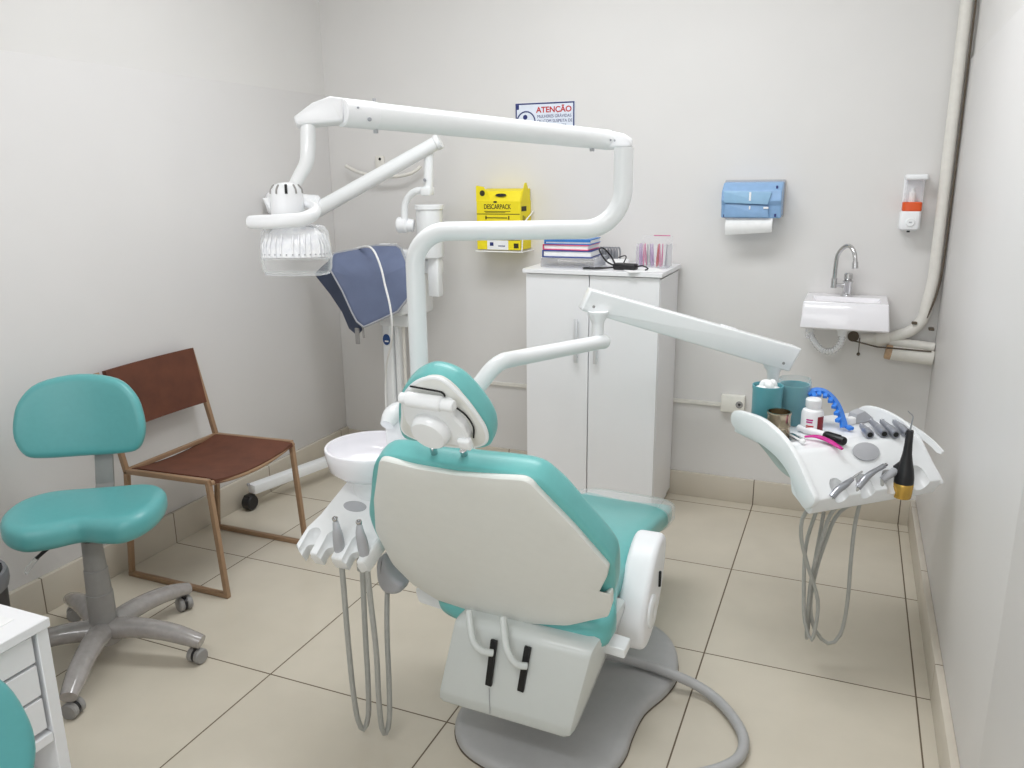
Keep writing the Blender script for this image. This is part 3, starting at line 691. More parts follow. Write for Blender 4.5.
part('wand', MB().lathe([(.0262, .044), (.0258, .06), (.022, .085), (.0165, .108), (.0125, .130), (.0105, .16), (.0098, wl-.003), (.0085, wl)], 28, WM), 'black', cl, 'black tapered wand')
part('light_probe', MB().tube(smooth_path([wb+wd*wl, wb+wd*(wl+.02)+V((.002, 0, 0)), wb+wd*(wl+.040)+V((.003, 0, 0)), wb+wd*(wl+.046)+V((-.006, -.004, .004)), wb+wd*(wl+.05)+V((-.012, -.006, .006))], .006), [.0028, .002, .0018, .0015, .0012], 10), 'satin', cl)
part('holder_arm', MB().cyl(wb+wd*.105, V((0.164, 2.404, 0.646)), .0125), 'black', cl)

# ------------------------------------------------------------------ things lying on the tray
TZ = .7075
def tzp(u, w, h=0): return tp(u, w, TZ+h)
def can(name, label, cat, u, w, r, h, material, extra=None):
    t = thing(name, label, cat, tuple(tzp(u, w)))
    m = Matrix.Translation(tzp(u, w))
    part('cup', MB().lathe([(r*.93, 0), (r*.96, .002), (r, h*.9), (r*1.03, h*.94), (r*1.03, h), (r*.97, h), (r*.95, h*.92), (r*.9, .006), (.001, .006)], 32, m), material, t)
    return t, m
c1, m1 = can('cotton_cup', 'teal cup with white cotton rolls standing at the rear of the tray', 'cup', .088, .335, .0445, .132, 'cup')
cw = MB()
for dx, dy, dz, a in ((.0, .0, .136, .3), (.014, .012, .132, 1.2), (-.014, .008, .130, 2.0), (.006, -.014, .130, .9)):
    cw.ball((0, 0, 0), .015, (1.1, .9, .8), m1@Matrix.Translation((dx, dy, dz))@Matrix.Rotation(a, 4, 'Y'))
cw.ball((0, 0, 0), .038, (1, 1, .25), m1@Matrix.Translation((0, 0, .120)))
part('cotton', cw, 'paperw', c1)
c2_, m2 = can('wrapped_cup', 'teal cup bagged in clear wrap standing behind the white bottle', 'cup', .190, .340, .0435, .124, 'cup')
part('clear_wrap', MB().lathe([(.0452, .0), (.0475, .05), (.0485, .10), (.049, .132), (.0465, .142)], 28, m2, False, False), 'clearblue', c2_)
tn = thing('tin_cup', 'small shiny tin dappen cup in front of the cotton cup', 'tin cup', tuple(tzp(.066, .245)))
mt = Matrix.Translation(tzp(.066, .245))@Matrix.Scale(1.42, 4)
part('cup', MB().lathe([(.022, 0), (.0235, .002), (.0235, .022), (.0245, .024), (.0235, .026), (.0235, .046), (.025, .049), (.025, .053), (.022, .053), (.021, .04), (.001, .038)], 28, mt), 'tin', tn)
part('liquid', MB().lathe([(.020, .036), (.020, .0385), (.001, .039)], 24, mt), 'amber', tn)
bt = thing('pill_bottle', 'white plastic bottle with maroon label standing beside the blue shade guide', 'bottle', tuple(tzp(.182, .240)))
mbm = Matrix.Translation(tzp(.182, .240))@Matrix.Scale(1.2, 4)
part('bottle_body', MB().lathe([(.024, 0), (.0265, .003), (.0265, .050), (.024, .058), (.016, .063), (.016, .066)], 32, mbm), 'plastic', bt)
part('cap', MB().lathe([(.0175, .065), (.019, .067), (.019, .084), (.0165, .087), (.001, .088)], 32, mbm), 'white', bt)
def label_patch(a0, a1, z0, z1, r, m):
    mb = MB(); rows = []
    for i in range(9):
        a = a0+(a1-a0)*i/8; rows.append([m@V((r*math.cos(a), r*math.sin(a), z)) for z in (z0, z1)])
    return mb.sheet(rows, .0005)
part('label', label_patch(R(-60), R(-15), .008, .046, .0270, mbm), 'darkred', bt, 'maroon label patch')
for z in (.036, .030, .020, .015):
    part('label_print', label_patch(R(-118), R(-88+random.random()*14), z, z+.0035, .0269, mbm), 'pink' if z > .025 else 'red', bt)
# blue arch shade guide
sg = MB(); pth = [(-0.096, 2.551, 0.808), (-0.075, 2.570, 0.818), (-0.047, 2.589, 0.813), (-0.020, 2.593, 0.795), (0.003, 2.580, 0.769), (0.020, 2.555, 0.736), (0.028, 2.535, 0.718)]
arch = thing('shade_guide', 'bright blue arched plastic holder with teeth lying across the tray', 'dental holder', tuple(tzp(.26, .24)))
P = smooth_path(pth, .006); inn = V((-0.043, 2.451, 0.762))
grid = []
for p in P:
    d = (inn-p); d.z *= .3; d.normalize(); grid.append([p, p+d*.013, p+d*.026])
part('holder_rim', MB().sheet(grid, .009), 'bluetoy', arch)
tb = MB()
for i in range(3, len(P)-2, max(1, len(P)//8)):
    p = P[i]; d = (inn-p); d.z *= .3; d.normalize()
    tb.bar(p+d*.022, p+d*.041-V((0, 0, .006)), .013, .010, (0, 0, 1), .001)
part('tooth', tb, 'bluetoy', arch)
part('foot', MB().bar(P[-1]+V((0, 0, .002)), P[-1]-tw*.02+V((0, 0, -.001)), .018, .010, (0, 0, 1), .002), 'bluetoy', arch)
# marker pen
mk = thing('marker_pen', 'white pen with thick black cap lying on the tray front', 'pen', tuple(tzp(.15, .19)))
pa, pb, pc = tzp(.150, .262, .012), tzp(.172, .168, .013), tzp(.182, .100, .0135)
part('barrel', MB().tube([pa, pa+(pb-pa)*.04, pb], [.006, .0095, .0105], 18), 'plastic', mk)
part('cap', MB().tube([pb, pb+(pc-pb)*.05, pb+(pc-pb)*.95, pc], [.0115, .0125, .0125, .011], 18), 'black', mk)
part('clip', MB().bar(pb+(pc-pb)*.1+V((0, 0, .012)), pb+(pc-pb)*.8+V((0, 0, .0135)), .005, .003, zz, .001), 'black', mk)
# pink tool, brush, mirror, hand pieces
pk = MB().tube(smooth_path([tzp(.118, .190, .008), tzp(.138, .165, .014), tzp(.148, .125, .012), tzp(.150, .072, .004)], .005), [.005, .009, .009, .006], 14, True, .6)
solo('pink_matrix_tool', pk, 'pink', 'curved magenta plastic tool lying beside the marker pen', 'dental tool')
br = thing('applicator_brush', 'thin white applicator with a round tip behind the magenta tool', 'brush', tuple(tzp(.09, .18)))
part('stick', MB().tube([tzp(.098, .262, .006), tzp(.082, .158, .009)], .0032, 8), 'paperw', br); part('tip', MB().ball(tzp(.082, .154, .010), .009, (1, 1, .8)), 'paperw', br)
solo('mirror_plate', MB().box((0, 0, 0), (.085, .06, .003), .001, 1, frame(tzp(.075, .215, .002), ta, tw, zz)), 'steel', 'flat shiny mirror plate lying under the applicator and pen', 'mirror')
for i, (u, w, lab) in enumerate([(.293, .122, 'stubby metal handpiece lying alone in front of the three together'), (.338, .114, 'metal handpiece next to the stubby one, first of the three together'), (.364, .097, 'metal handpiece in the middle of the three together'), (.402, .092, 'metal handpiece closest to the right-hand tray panel')]):
    h = thing('metal_handpiece', lab, 'dental handpiece', tuple(tzp(u, w)), 0, 'loose metal handpieces on the tray')
    L = .075 if i == 0 else .115
    a = tzp(u, w, .0130); b = a+(ta*.40+tw*.90).normalized()*L*(1 if i < 3 else .9)+V((0, 0, .004))
    part('sleeve', MB().tube([a, a+(b-a)*.06, a+(b-a)*.35, a+(b-a)*.7, b], [.0115, .0128, .0128, .0105, .0075], 16), 'metalbur', h)
    part('socket', MB().cyl(a-(b-a).normalized()*.0006, a+(b-a).normalized()*.004, .0078), 'dark', h)
    part('ring', MB().cyl(a+(b-a)*.40, a+(b-a)*.46, .0130), 'satin', h)
    part('head', MB().cyl(b+V((0, 0, -.004)), b+V((0, 0, .008)), .0065), 'satin', h)
gw = MB().prism(round_loop([(-.035, 0), (.035, 0), (.035, .012), (.0, .038), (-.03, .03)], .004), -.018, .018, .003, frame(tzp(.395, .275, 0), ta, zz, -tw))
solo('grey_stand', gw, 'lgrey', 'grey plastic wedge stand at the back of the tray by the panel', 'stand')
wbk = MB().box((0, 0, 0), (.028, .022, .022), .003, 2, frame(tzp(.345, .262, .011), ta, tw, zz))
solo('white_block', wbk, 'paperw', 'small white block between the blue holder and grey wedge stand', 'block')

# ------------------------------------------------------------------ corrugated supply hose on the floor
def corrugated(path, r, pitch=.010):
    P = smooth_path(path, .012); k = len(P); pts = []; rad = []
    L = 0; nxt = 0
    for i in range(k-1):
        seg = (P[i+1]-P[i]).length; n = max(1, int(seg/(pitch/2)))
        for j in range(n):
            pts.append(P[i]+(P[i+1]-P[i])*j/n); rad.append(r if len(pts) % 2 else r*.93)
    return pts, rad
hp, hr = corrugated([(-0.621, 2.078, 0.075), (-0.564, 2.095, 0.062), (-0.481, 2.108, 0.050), (-0.382, 2.090, 0.049), (-0.311, 2.088, 0.032), (-0.253, 2.066, 0.019), (-0.198, 2.006, 0.017), (-0.158, 1.929, 0.017), (-0.156, 1.852, 0.017), (-0.192, 1.791, 0.017), (-0.261, 1.733, 0.017), (-0.327, 1.692, 0.017)], .0150)
solo('supply_hose', MB().tube(hp, hr, 14), 'base', 'thick grey corrugated hose curling from the chair base across the floor', 'hose', sharp=80)

# ------------------------------------------------------------------ operator stools
def make_stool(name_label):
    s = thing('operator_stool', name_label, 'stool', (-2.075, 1.605, 0))
    f = V((.55, -.835, 0)).normalized(); r = V((.835, .55, 0)).normalized()
    O = V((-2.075, 1.605, 0))
    def L(x, y, z): return O+r*x+f*y+zz*z
    SMx = frame(O+zz*.450, r, f, zz)
    if r.cross(f).z < 0: SMx = Matrix(((r.x, f.x, 0, O.x), (r.y, f.y, 0, O.y), (0, 0, 1, .452), (0, 0, 0, 1)))
    out = smooth_loop([(.01, .120), (.075, .148), (.14, .165), (.20, .125), (.228, .04), (.212, -.07), (.14, -.145), (0, -.165), (-.13, -.145), (-.200, -.07), (-.216, .04), (-.187, .128), (-.125, .168), (-.055, .150)], 5)
    def sw(x, y, z):
        return (x, y, z+.45*x*x-.02+.15*y*y*(1 if y < 0 else -.6)*(1))
    part('seat', MB().slab(out, rprof(0, .078, .028, .034), SMx, sw, 5), 'teal', s, 'teal saddle-shaped seat pad', sharp=60)
    # back pad, curved around the sitter
    bo = smooth_loop([(0, -.125), (.11, -.123), (.165, -.110), (.190, -.06), (.190, .0), (.170, .065), (.115, .118), (0, .138), (-.115, .118), (-.170, .065), (-.190, .0), (-.190, -.06), (-.165, -.110), (-.11, -.123)], 4)
    tb_ = R(8); bv = zz*math.cos(tb_)-f*math.sin(tb_); bn = f*math.cos(tb_)+zz*math.sin(tb_)
    bo0 = O+f*(-.215)-r*.043+zz*.728
    BM = Matrix(((r.x, bv.x, bn.x, bo0.x), (r.y, bv.y, bn.y, bo0.y), (r.z, bv.z, bn.z, bo0.z), (0, 0, 0, 1)))
    part('backrest', MB().slab(bo, rprof(-.022, .026, .016, .022), BM, lambda x, y, z: (x, y, z+.9*x*x), 5), 'teal', s, 'teal D-shaped back pad', sharp=60)
    pst = MB()
    pst.bar(L(0, -.235, .63), L(0, -.195, .50), .056, .012, f, .003)
    pst.bar(L(0, -.20, .51), L(0, -.16, .448), .056, .012, f, .003).bar(L(0, -.18, .446), L(0, -.02, .440), .056, .012, zz, .003)
    part('back_post', pst, 'grey', s)
    part('seat_mount', MB().box((0, 0, 0), (.16, .14, .02), .004, 2, frame(L(0, 0, .437), r, f, zz) if r.cross(f).z > 0 else Matrix.Translation(L(0, 0, .437))).cyl(L(0, 0, .395), L(0, 0, .432), .030), 'black', s)
    part('gas_column', MB().lathe([(.036, .10), (.040, .115), (.039, .22), (.0365, .222), (.034, .30), (.032, .302), (.0285, .40)], 28, Matrix.Translation(O)), 'grey', s)
    part('lever', MB().tube(smooth_path([L(-.02, .01, .425), L(-.08, .03, .412), L(-.125, .045, .385), L(-.14, .05, .372)], .01), [.005, .005, .005, .006], 10), 'black', s)
    part('lever_wrap', MB().tube([L(-.138, .049, .375), L(-.165, .055, .345), L(-.172, .058, .330)], [.007, .008, .005], 10), 'film', s)
    part('hub', MB().lathe([(.05, .055), (.055, .075), (.052, .11), (.040, .125)], 28, Matrix.Translation(O)), 'wrapgrey', s)
    for k in range(5):
        a = R(-54+72*k-4); d = V((math.cos(a), math.sin(a), 0))
        lg = part('base_arm', MB().tube(smooth_path([O+d*.02+zz*.095, O+d*.12+zz*.105, O+d*.22+zz*.098, O+d*.29+zz*.082, O+d*.325+zz*.072], .02), [.040, .036, .033, .031, .024], 16, True, .85), 'wrapgrey', s)
        c = O+d*.305
        t = V((-d.y, d.x, 0))
        cd = (d*.3+t*.95).normalized(); cx_ = V((-cd.y, cd.x, 0))
        cst = part('caster', MB().cyl(c+zz*.025-cx_*.024, c+zz*.025-cx_*.004, .0245, bev=.004).cyl(c+zz*.025+cx_*.004, c+zz*.025+cx_*.024, .0245, bev=.004), 'grey', s)
        part('caster_core', MB().cyl(c+zz*.025-cx_*.005, c+zz*.025+cx_*.005, .0225).cyl(c+zz*.03, c+zz*.062, .009), 'black', cst)
    return s
stool = make_stool('teal padded operator stool with grey wrapped base, by the brown chair')
st2 = copy_tree(stool); st2['label'] = 'second teal stool at the desk drawers, only its back pad edge showing'
for o in (stool, st2): o['group'] = 'teal operator stools'

# ------------------------------------------------------------------ brown visitor chair
vc = thing('visitor_chair', 'brown suede chair with a bronze sled frame against the left wall', 'chair', (-2.20, 2.26, 0))
seatL = round_loop([(-2.385, 2.045), (-1.985, 2.045), (-1.975, 2.475), (-2.385, 2.475)], .008)
def seatw(x, y, z): return (x, y, z-.020*(1-((y-2.26)/.215)**2)-.03*max(0, (-2.0-x))*.6)
grid = [[V((-2.390+.405*i/8, 2.045+.43*j/10, .430+.012*i/8-.022*(1-((j-5)/5)**2)-(.004 if i in (0, 8) else 0))) for j in range(11)] for i in range(9)]
part('seat', MB().sheet(grid, .016), 'brown', vc, 'brown suede sling seat')
grid = [[V((-2.420-.042*i/6-.012*(1-((j-5)/5)**2), 2.055+.43*j/10, .568+.225*i/6)) for j in range(11)] for i in range(7)]
part('backrest', MB().sheet(grid, .018), 'brown', vc, 'brown suede back panel')
for y in (2.03, 2.49):
    fr = part('side_frame', MB().bar((-1.972, y, .014), (-2.003, y, .436), .018, .018, (0, 1, 0), .002).bar((-2.44, y, .010), (-1.963, y, .010), .018, .018, (0, 0, 1), .002).bar((-2.43, y, .012), (-2.385, y, .43), .018, .018, (0, 1, 0), .002)
              .bar((-2.385, y, .42), (-2.474, y, .79), .018, .018, (0, 1, 0), .002).bar((-2.385, y, .428), (-1.998, y, .440), .018, .018, (0, 0, 1), .002), 'bronze', vc)
part('cross_bar', MB().tube(smooth_path([(-1.995, 2.03, .436), (-1.992, 2.15, .418), (-1.99, 2.26, .412), (-1.992, 2.37, .418), (-1.995, 2.49, .436)], .02), .009, 10), 'bronze', vc)
part('cross_bar', MB().bar((-2.385, 2.03, .43), (-2.385, 2.49, .43), .016, .016, (0, 0, 1), .002), 'bronze', vc)

# ------------------------------------------------------------------ desk with drawers
dk = thing('desk', 'white laminate desk with three drawers in the near left corner', 'desk', (-1.55, .40, 0))
DX = -1.245
part('desk_top', MB().box((-1.55, .30, .711), (.61, 1.12, .018), .0015, 1), 'lam', dk)
part('end_panel', MB().box((-1.55, .846, .351), (.60, .022, .702), .001, 1), 'lam', dk)
part('end_panel', MB().box((-1.55, -.24, .351), (.60, .034, .702), .001, 1), 'lam', dk)
part('back_panel', MB().box((-1.80, .30, .40), (.018, 1.046, .60), .001, 1), 'lam', dk)
part('pedestal', MB().box((-1.545, .57, .60), (.47, .528, .18), .001, 1).box((-1.53, .57, .495), (.56, .528, .018), .001, 1).box((-1.56, .57, .25), (.50, .49, .46), .001, 1), 'lam', dk)
for z0, z1 in ((.646, .700), (.581, .643), (.514, .578)):
    d = part('drawer', MB().box((DX-.020, .571, (z0+z1)/2), (.024, .514, z1-z0-.003), .0012, 1), 'lam', dk)
    part('handle', MB().box((DX-.004, .50, (z0+z1)/2), (.012, .10, .010), .003, 2), 'lam', d)
solo('paper_sheet', MB().box((-1.392, .69, .7207), (.21, .27, .0012), 0, 1, None, R(3)), 'paperw', 'sheet of white paper lying on the desk corner', 'paper')
bn_ = thing('waste_bin', 'dark grey bin rim behind the desk by the left wall', 'bin', (-2.03, 1.165, 0))
BN = Matrix.Translation((-2.03, 1.165, 0))
part('bin_body', MB().lathe([(.095, 0), (.10, .004), (.116, .46), (.112, .46), (.094, .012), (.001, .010)], 32, BN), 'black', bn_)
part('rim', MB().lathe([(.112, .448), (.121, .450), (.124, .462), (.124, .482), (.120, .492), (.112, .492), (.110, .470)], 32, BN, False, False), 'binrim', bn_)

# ------------------------------------------------------------------ tall cabinet at the back wall
cb = thing('cabinet', 'tall white two-door cabinet against the back wall', 'cabinet', (-.99, 3.40, 0))
CX0, CX1, CY, CZ = -1.282, -.703, 3.215, 1.070
cw_ = CX1-CX0
part('carcass', MB().box(((CX0+CX1)/2, (CY+.02+3.58)/2, .03+(CZ-.03)/2-.01), (cw_, 3.58-CY-.02, CZ-.05), .001, 1).box(((CX0+CX1)/2, 3.41, .015), (cw_-.02, .30, .03), .001, 1), 'lam', cb)
part('cabinet_top', MB().box(((CX0+CX1)/2, (CY-.012+3.583)/2, CZ), (cw_+.02, 3.583-CY+.012, .018), .0015, 1), 'lam', cb)
xm = (CX0+CX1)/2-.006
for x0, x1, hx_ in ((CX0, xm, xm-.035), (xm, CX1-.0, xm+.035)):
    dr = part('door', MB().box(((x0+x1)/2, CY+.009, .539), (x1-x0-.004, .018, 1.038), .0015, 1), 'lam', cb)
for dx, z, k in ((-.050, .785, 2), (.036, .785, 3)):
    x = xm+dx
    part('handle', MB().box((x, CY-.022, z), (.017, .007, .190), .003, 2).box((x, CY-.010, z+.075), (.008, .022, .010), .001, 1).box((x, CY-.010, z-.075), (.008, .022, .010), .001, 1), 'handle', children(cb)[k], 'pale satin bar handle')

CT = CZ+.0095
bx = thing('acrylic_box', 'clear acrylic tray box under the stack of books on the cabinet', 'box', (-1.14, 3.36, CT))
ab = MB().box((-1.115, 3.38, CT+.003), (.24, .22, .004), .001, 1)
for c, s_ in (((-1.115, 3.272, CT+.021), (.24, .004, .036)), ((-1.115, 3.488, CT+.021), (.24, .004, .036)), ((-1.233, 3.38, CT+.021), (.004, .212, .036)), ((-.997, 3.38, CT+.021), (.004, .212, .036)), ((-1.115, 3.38, CT+.0405), (.24, .22, .003))): ab.box(c, s_, .0008, 1)
part('box_walls', ab, 'acrylic', bx)
zb = CT+.0425
def book(label, z, h, cov, covtop, w, d, x, y, rz):
    t = thing('book', label, 'book', (x, y, z), rz, 'books on the cabinet')
    m = roots[t.name]
    part('pages', MB().box((.002, 0, h/2), (w-.008, d-.008, h-.008), .001, 1, m), 'paperw', t)
    part('cover', MB().box((0, 0, .002), (w, d, .004), .001, 1, m).box((0, 0, h-.002), (w, d, .004), .001, 1, m).box((-w/2+.002, 0, h/2), (.004, d, h), .001, 1, m), cov, t)
    if covtop: part('spine_band', MB().box((0, -d/2+.002, h-.006), (w, .003, .01), .0005, 1, m), covtop, t)
    return zb
b_h = .040
book('white boxed book with a dark blue cover, lowest of the stack on the cabinet', zb, .030, 'booknavy', None, .216, .17, -1.125, 3.365, R(2))
book('white book with a pink cover in the middle of the cabinet stack', zb+.0305, .0235, 'bookpink', None, .205, .16, -1.128, 3.365, R(-1))
book('blue book topmost of the stack on the cabinet', zb+.0545, .022, 'bookblue', 'bookblue', .205, .16, -1.122, 3.365, R(1))
# spring organiser
so = MB()
for k in range(7):
    x = -1.018+.080*k/6-.02
    so.tube(smooth_path([(x, 3.47, CT+.004), (x, 3.475, CT+.06), (x+.006, 3.485, CT+.072), (x+.012, 3.495, CT+.06), (x+.012, 3.50, CT+.004)], .008), .004, 8)
so.bar((-1.04, 3.47, CT+.005), (-.94, 3.47, CT+.005), .01, .008, zz, .001).bar((-1.04, 3.50, CT+.005), (-.94, 3.50, CT+.005), .01, .008, zz, .001)
solo('wire_organiser', so, 'satin', 'small wire rack with upright loops behind the black sensor on the cabinet', 'rack')
# black sensor with cable
sn_ = thing('black_device', 'black handheld device with looped cable on the cabinet top', 'device', (-.88, 3.28, CT))
part('case', MB().box((-.865, 3.285, CT+.0135), (.10, .045, .026), .008, 3, None, R(-8)), 'black', sn_)
part('cable', MB().tube(smooth_path([(-.91, 3.28, CT+.015), (-.95, 3.30, CT+.03), (-.985, 3.33, CT+.06), (-1.0, 3.36, CT+.075), (-.99, 3.38, CT+.078), (-.955, 3.37, CT+.05), (-.92, 3.33, CT+.015), (-.90, 3.30, CT+.012)], .01), .0035, 8), 'black', sn_)
part('cable', MB().tube(smooth_path([(-.91, 3.275, CT+.01), (-.97, 3.245, CT+.005), (-1.02, 3.235, CT+.005), (-1.035, 3.25, CT+.005), (-1.01, 3.275, CT+.005), (-.94, 3.285, CT+.005)], .01), .0035, 8), 'black', sn_)
part('cable', MB().tube(smooth_path([(-.82, 3.28, CT+.012), (-.79, 3.27, CT+.02), (-.765, 3.265, CT+.010), (-.775, 3.255, CT+.005)], .01), .003, 8), 'black', sn_)
part('cable', MB().tube(smooth_path([(-.88, 3.30, CT+.02), (-.875, 3.33, CT+.045), (-.89, 3.36, CT+.05), (-.92, 3.38, CT+.04)], .01), .0025, 8), 'black', sn_)
solo('paper_leaflet', MB().box((-.80, 3.30, CT+.001), (.15, .19, .0015), 0, 1, None, R(28)), 'paperw', 'white leaflet lying under the black device on the cabinet', 'paper')
solo('gauze_pack', MB().box((-.93, 3.40, CT+.015), (.10, .09, .028), .012, 3, None, R(12)), 'paperw', 'soft white packet lying behind the black device', 'packet')
bs = thing('bur_stand', 'clear acrylic stand of pink and lilac instruments on the cabinet', 'stand', (-.77, 3.42, CT))
bw = MB()
X0, X1, Y0, Y1 = -.842, -.712, 3.37, 3.47
bw.box(((X0+X1)/2, (Y0+Y1)/2, CT+.003), (X1-X0, Y1-Y0, .005), .001, 1).box(((X0+X1)/2, Y0, CT+.05), (X1-X0, .003, .095), .0008, 1).box(((X0+X1)/2, Y1, CT+.065), (X1-X0, .003, .125), .0008, 1).box((X0, (Y0+Y1)/2, CT+.05), (.003, Y1-Y0, .095), .0008, 1).box((X1, (Y0+Y1)/2, CT+.05), (.003, Y1-Y0, .095), .0008, 1)
part('stand_walls', bw, 'acrylic', bs)
for k in range(14):
    x = X0+.012+(X1-X0-.024)*(k % 7)/6+random.uniform(-.003, .003); y = Y0+.022+.03*(k//7); t = random.uniform(-.008, .008)
    part('instrument', MB().tube([(x, y, CT+.006), (x+t*.5, y, CT+.04), (x+t, y, CT+.098)], [.003, .0042, .002], 8), ['lilac', 'pinkstick', 'satin', 'lilac', 'red', 'pinkstick', 'satin'][k % 7], bs)
part('top_edge', MB().box(((X0+X1)/2+.02, Y1, CT+.1285), (.07, .005, .004), 0), 'pinkstick', bs)

# ------------------------------------------------------------------ things on the back wall
sx_, sz_ = V((1, 0, 0)), V((0, 0, 1))
sg_ = thing('warning_sign', 'white warning sign with red ATENÇÃO heading and blue border on the back wall', 'sign', (-1.335, YB, 1.69))
SG0, SG1, ZS0, ZS1 = -1.478, -1.194, 1.632, 1.779
part('sign_plate', MB().box(((SG0+SG1)/2, YB-.0035, (ZS0+ZS1)/2), (SG1-SG0, .005, ZS1-ZS0), .001, 1), 'signw', sg_)
bd = MB(); yy = YB-.0065
bd.box(((SG0+SG1)/2, yy, ZS1-.004), (SG1-SG0-.002, .001, .006)).box(((SG0+SG1)/2, yy, ZS0+.004), (SG1-SG0-.002, .001, .006)).box((SG0+.004, yy, (ZS0+ZS1)/2), (.006, .001, ZS1-ZS0-.014)).box((SG1-.004, yy, (ZS0+ZS1)/2), (.006, .001, ZS1-ZS0-.014)).box((SG0+.0125, yy, ZS1-.0175), (.010, .001, .020))
part('border', bd, 'navy', sg_)
pc_ = MB(); cxs, czs = SG0+.052, 1.696
for k in range(1):
    L = [V((cxs+.044*math.cos(a), yy, czs+.046*math.sin(a))) for a in [2*math.pi*j/40 for j in range(41)]]
    pc_.tube(L, .003, 6, False)
pc_.lathe([(.0105, 0), (.0105, .001), (.001, .001)], 24, frame((cxs-.004, yy+.0005, czs+.022), sx_, sz_, (0, -1, 0)))
pc_.slab(smooth_loop([(-.006, .008), (-.014, -.005), (-.012, -.035), (.010, -.035), (.016, -.012), (.004, .006)], 4), [(0, 0), (0, .001)], frame((cxs, yy+.0005, czs), sx_, sz_, (0, -1, 0)))
part('pictogram', pc_, 'navy', sg_, 'blue round pictogram of an expectant figure')
text('heading', 'ATENÇÃO', .034, (SG0+.102, YB-.0062, ZS1-.043), sx_, sz_, 'red', sg_, bold=.0009, sx=1.04)
for k, ln in enumerate(['MULHERES GRÁVIDAS', 'OU COM SUSPEITA DE', 'GRAVIDEZ, FAVOR']):
    text('message_line', ln, .0185, (SG0+.106, YB-.0062, ZS1-.066-.0205*k), sx_, sz_, 'navy', sg_, bold=0, sx=.90)

# yellow sharps box in a wire bracket
sb = thing('sharps_box', 'yellow cardboard sharps disposal box in a bracket on the back wall', 'sharps box', (-1.52, 3.52, 1.12))
bxx0, bxx1, by0, by1, bz0, bz1 = -1.624, -1.406, 3.465, 3.599, 1.130, 1.350
part('carton', MB().box(((bxx0+bxx1)/2, (by0+by1)/2, (bz0+bz1)/2), (bxx1-bxx0, by1-by0, bz1-bz0), .002, 1).prism([(0, 0), (.127, 0), (.127, .055), (.022, .045)], 0, bxx1-bxx0-.002, .001, frame((bxx0+.001, by0, bz1-.001), (0, 1, 0), sz_, sx_)), 'yellow', sb)
fl = round_loop([(0, 0), (.085, 0), (.07, .012), (.055, .040), (.040, .068), (.0, .075)], .006)
part('flap', MB().slab(fl, [(0, 0), (0, .003)], frame((bxx0-.002, by0+.006, bz1-.005), sx_, sz_, (0, -1, 0))), 'yellow', sb)
fl2 = round_loop([(0, 0), (.122, 0), (.10, .04), (.075, .085), (.055, .085), (.02, .04)], .006)
part('flap', MB().slab(fl2, [(0, -.003), (0, 0)], frame((bxx1, by0, bz1-.005), (0, 1, 0), sz_, (-1, 0, 0))), 'yellow', sb)
part('deposit_opening', MB().lathe([(.027, 0), (.027, .0012), (.001, .0012)], 24, frame(((bxx0+bxx1)/2+.012, by0+.007, bz1+.026), sx_, V((0, .5, .85)).normalized(), V((0, -.85, .5)).normalized())@Matrix.Diagonal((1, .3, 1, 1))), 'dark', sb)
yf = by0-.0005
text('lettering', 'DESCARPACK', .030, (bxx0+.038, yf, bz1-.035), sx_, sz_, 'ink', sb, bold=.0003, sx=.72)
part('small_print', MB().box((bxx0+.105, yf, bz1-.046), (.13, .0008, .0025)).box((bxx0+.095, yf, bz1-.051), (.10, .0008, .002)), 'ink', sb)
pm = MB().box(((bxx0+bxx1)/2, yf, bz1-.058), (bxx1-bxx0-.004, .0008, .003)).box(((bxx0+bxx1)/2-.01, yf, bz1-.075), (.11, .0008, .004)).box((bxx0+.048, yf, bz1-.074), (.006, .0008, .016)).box((bxx0+.162, yf, bz1-.074), (.006, .0008, .016)).box((bxx0+.095, yf, bz1-.004), (.016, .0008, .008)).box(((bxx0+bxx1)/2, yf, bz0+.045), (bxx1-bxx0-.004, .0008, .002)).box((bxx0+.10, yf, bz0+.06), (.014, .0008, .01))
pm.box((bxx0+.197, yf, bz0+.020), (.024, .0008, .022)).lathe([(.013, 0), (.013, .001), (.001, .001)], 20, frame((bxx0+.030, by0+.0025, bz1+.035), sx_, sz_, (0, -1, 0)))
part('print', pm, 'ink', sb)
part('side_print', MB().box((bxx1+.0005, by0+.045, bz1-.035), (.0008, .06, .022)).box((bxx1+.0005, by0+.035, bz1-.085), (.0008, .008, .04)).box((bxx1+.0005, by0+.055, bz1-.09), (.0008, .008, .04)), 'ink', sb)
part('white_label', MB().box((bxx0+.105, yf-.0003, bz0+.022), (.105, .0012, .042)), 'paperw', sb, 'white label near the bottom')
part('label_print', MB().box((bxx0+.075, yf-.0012, bz0+.026), (.018, .0008, .016)).box((bxx0+.125, yf-.0012, bz0+.018), (.035, .0008, .004)), 'navy', sb)
part('wire_bracket', MB().tube(fillet_path([(bxx1+.012, 3.598, 1.30), (bxx1+.012, 3.47, 1.25), (bxx1+.010, 3.458, 1.122), (bxx0-.008, 3.458, 1.122), (bxx0-.008, 3.598, 1.122)], .01), .003, 8).tube([(bxx1+.012, 3.598, 1.122), (bxx1+.010, 3.458, 1.122)], .003, 8), 'paperw', sb)

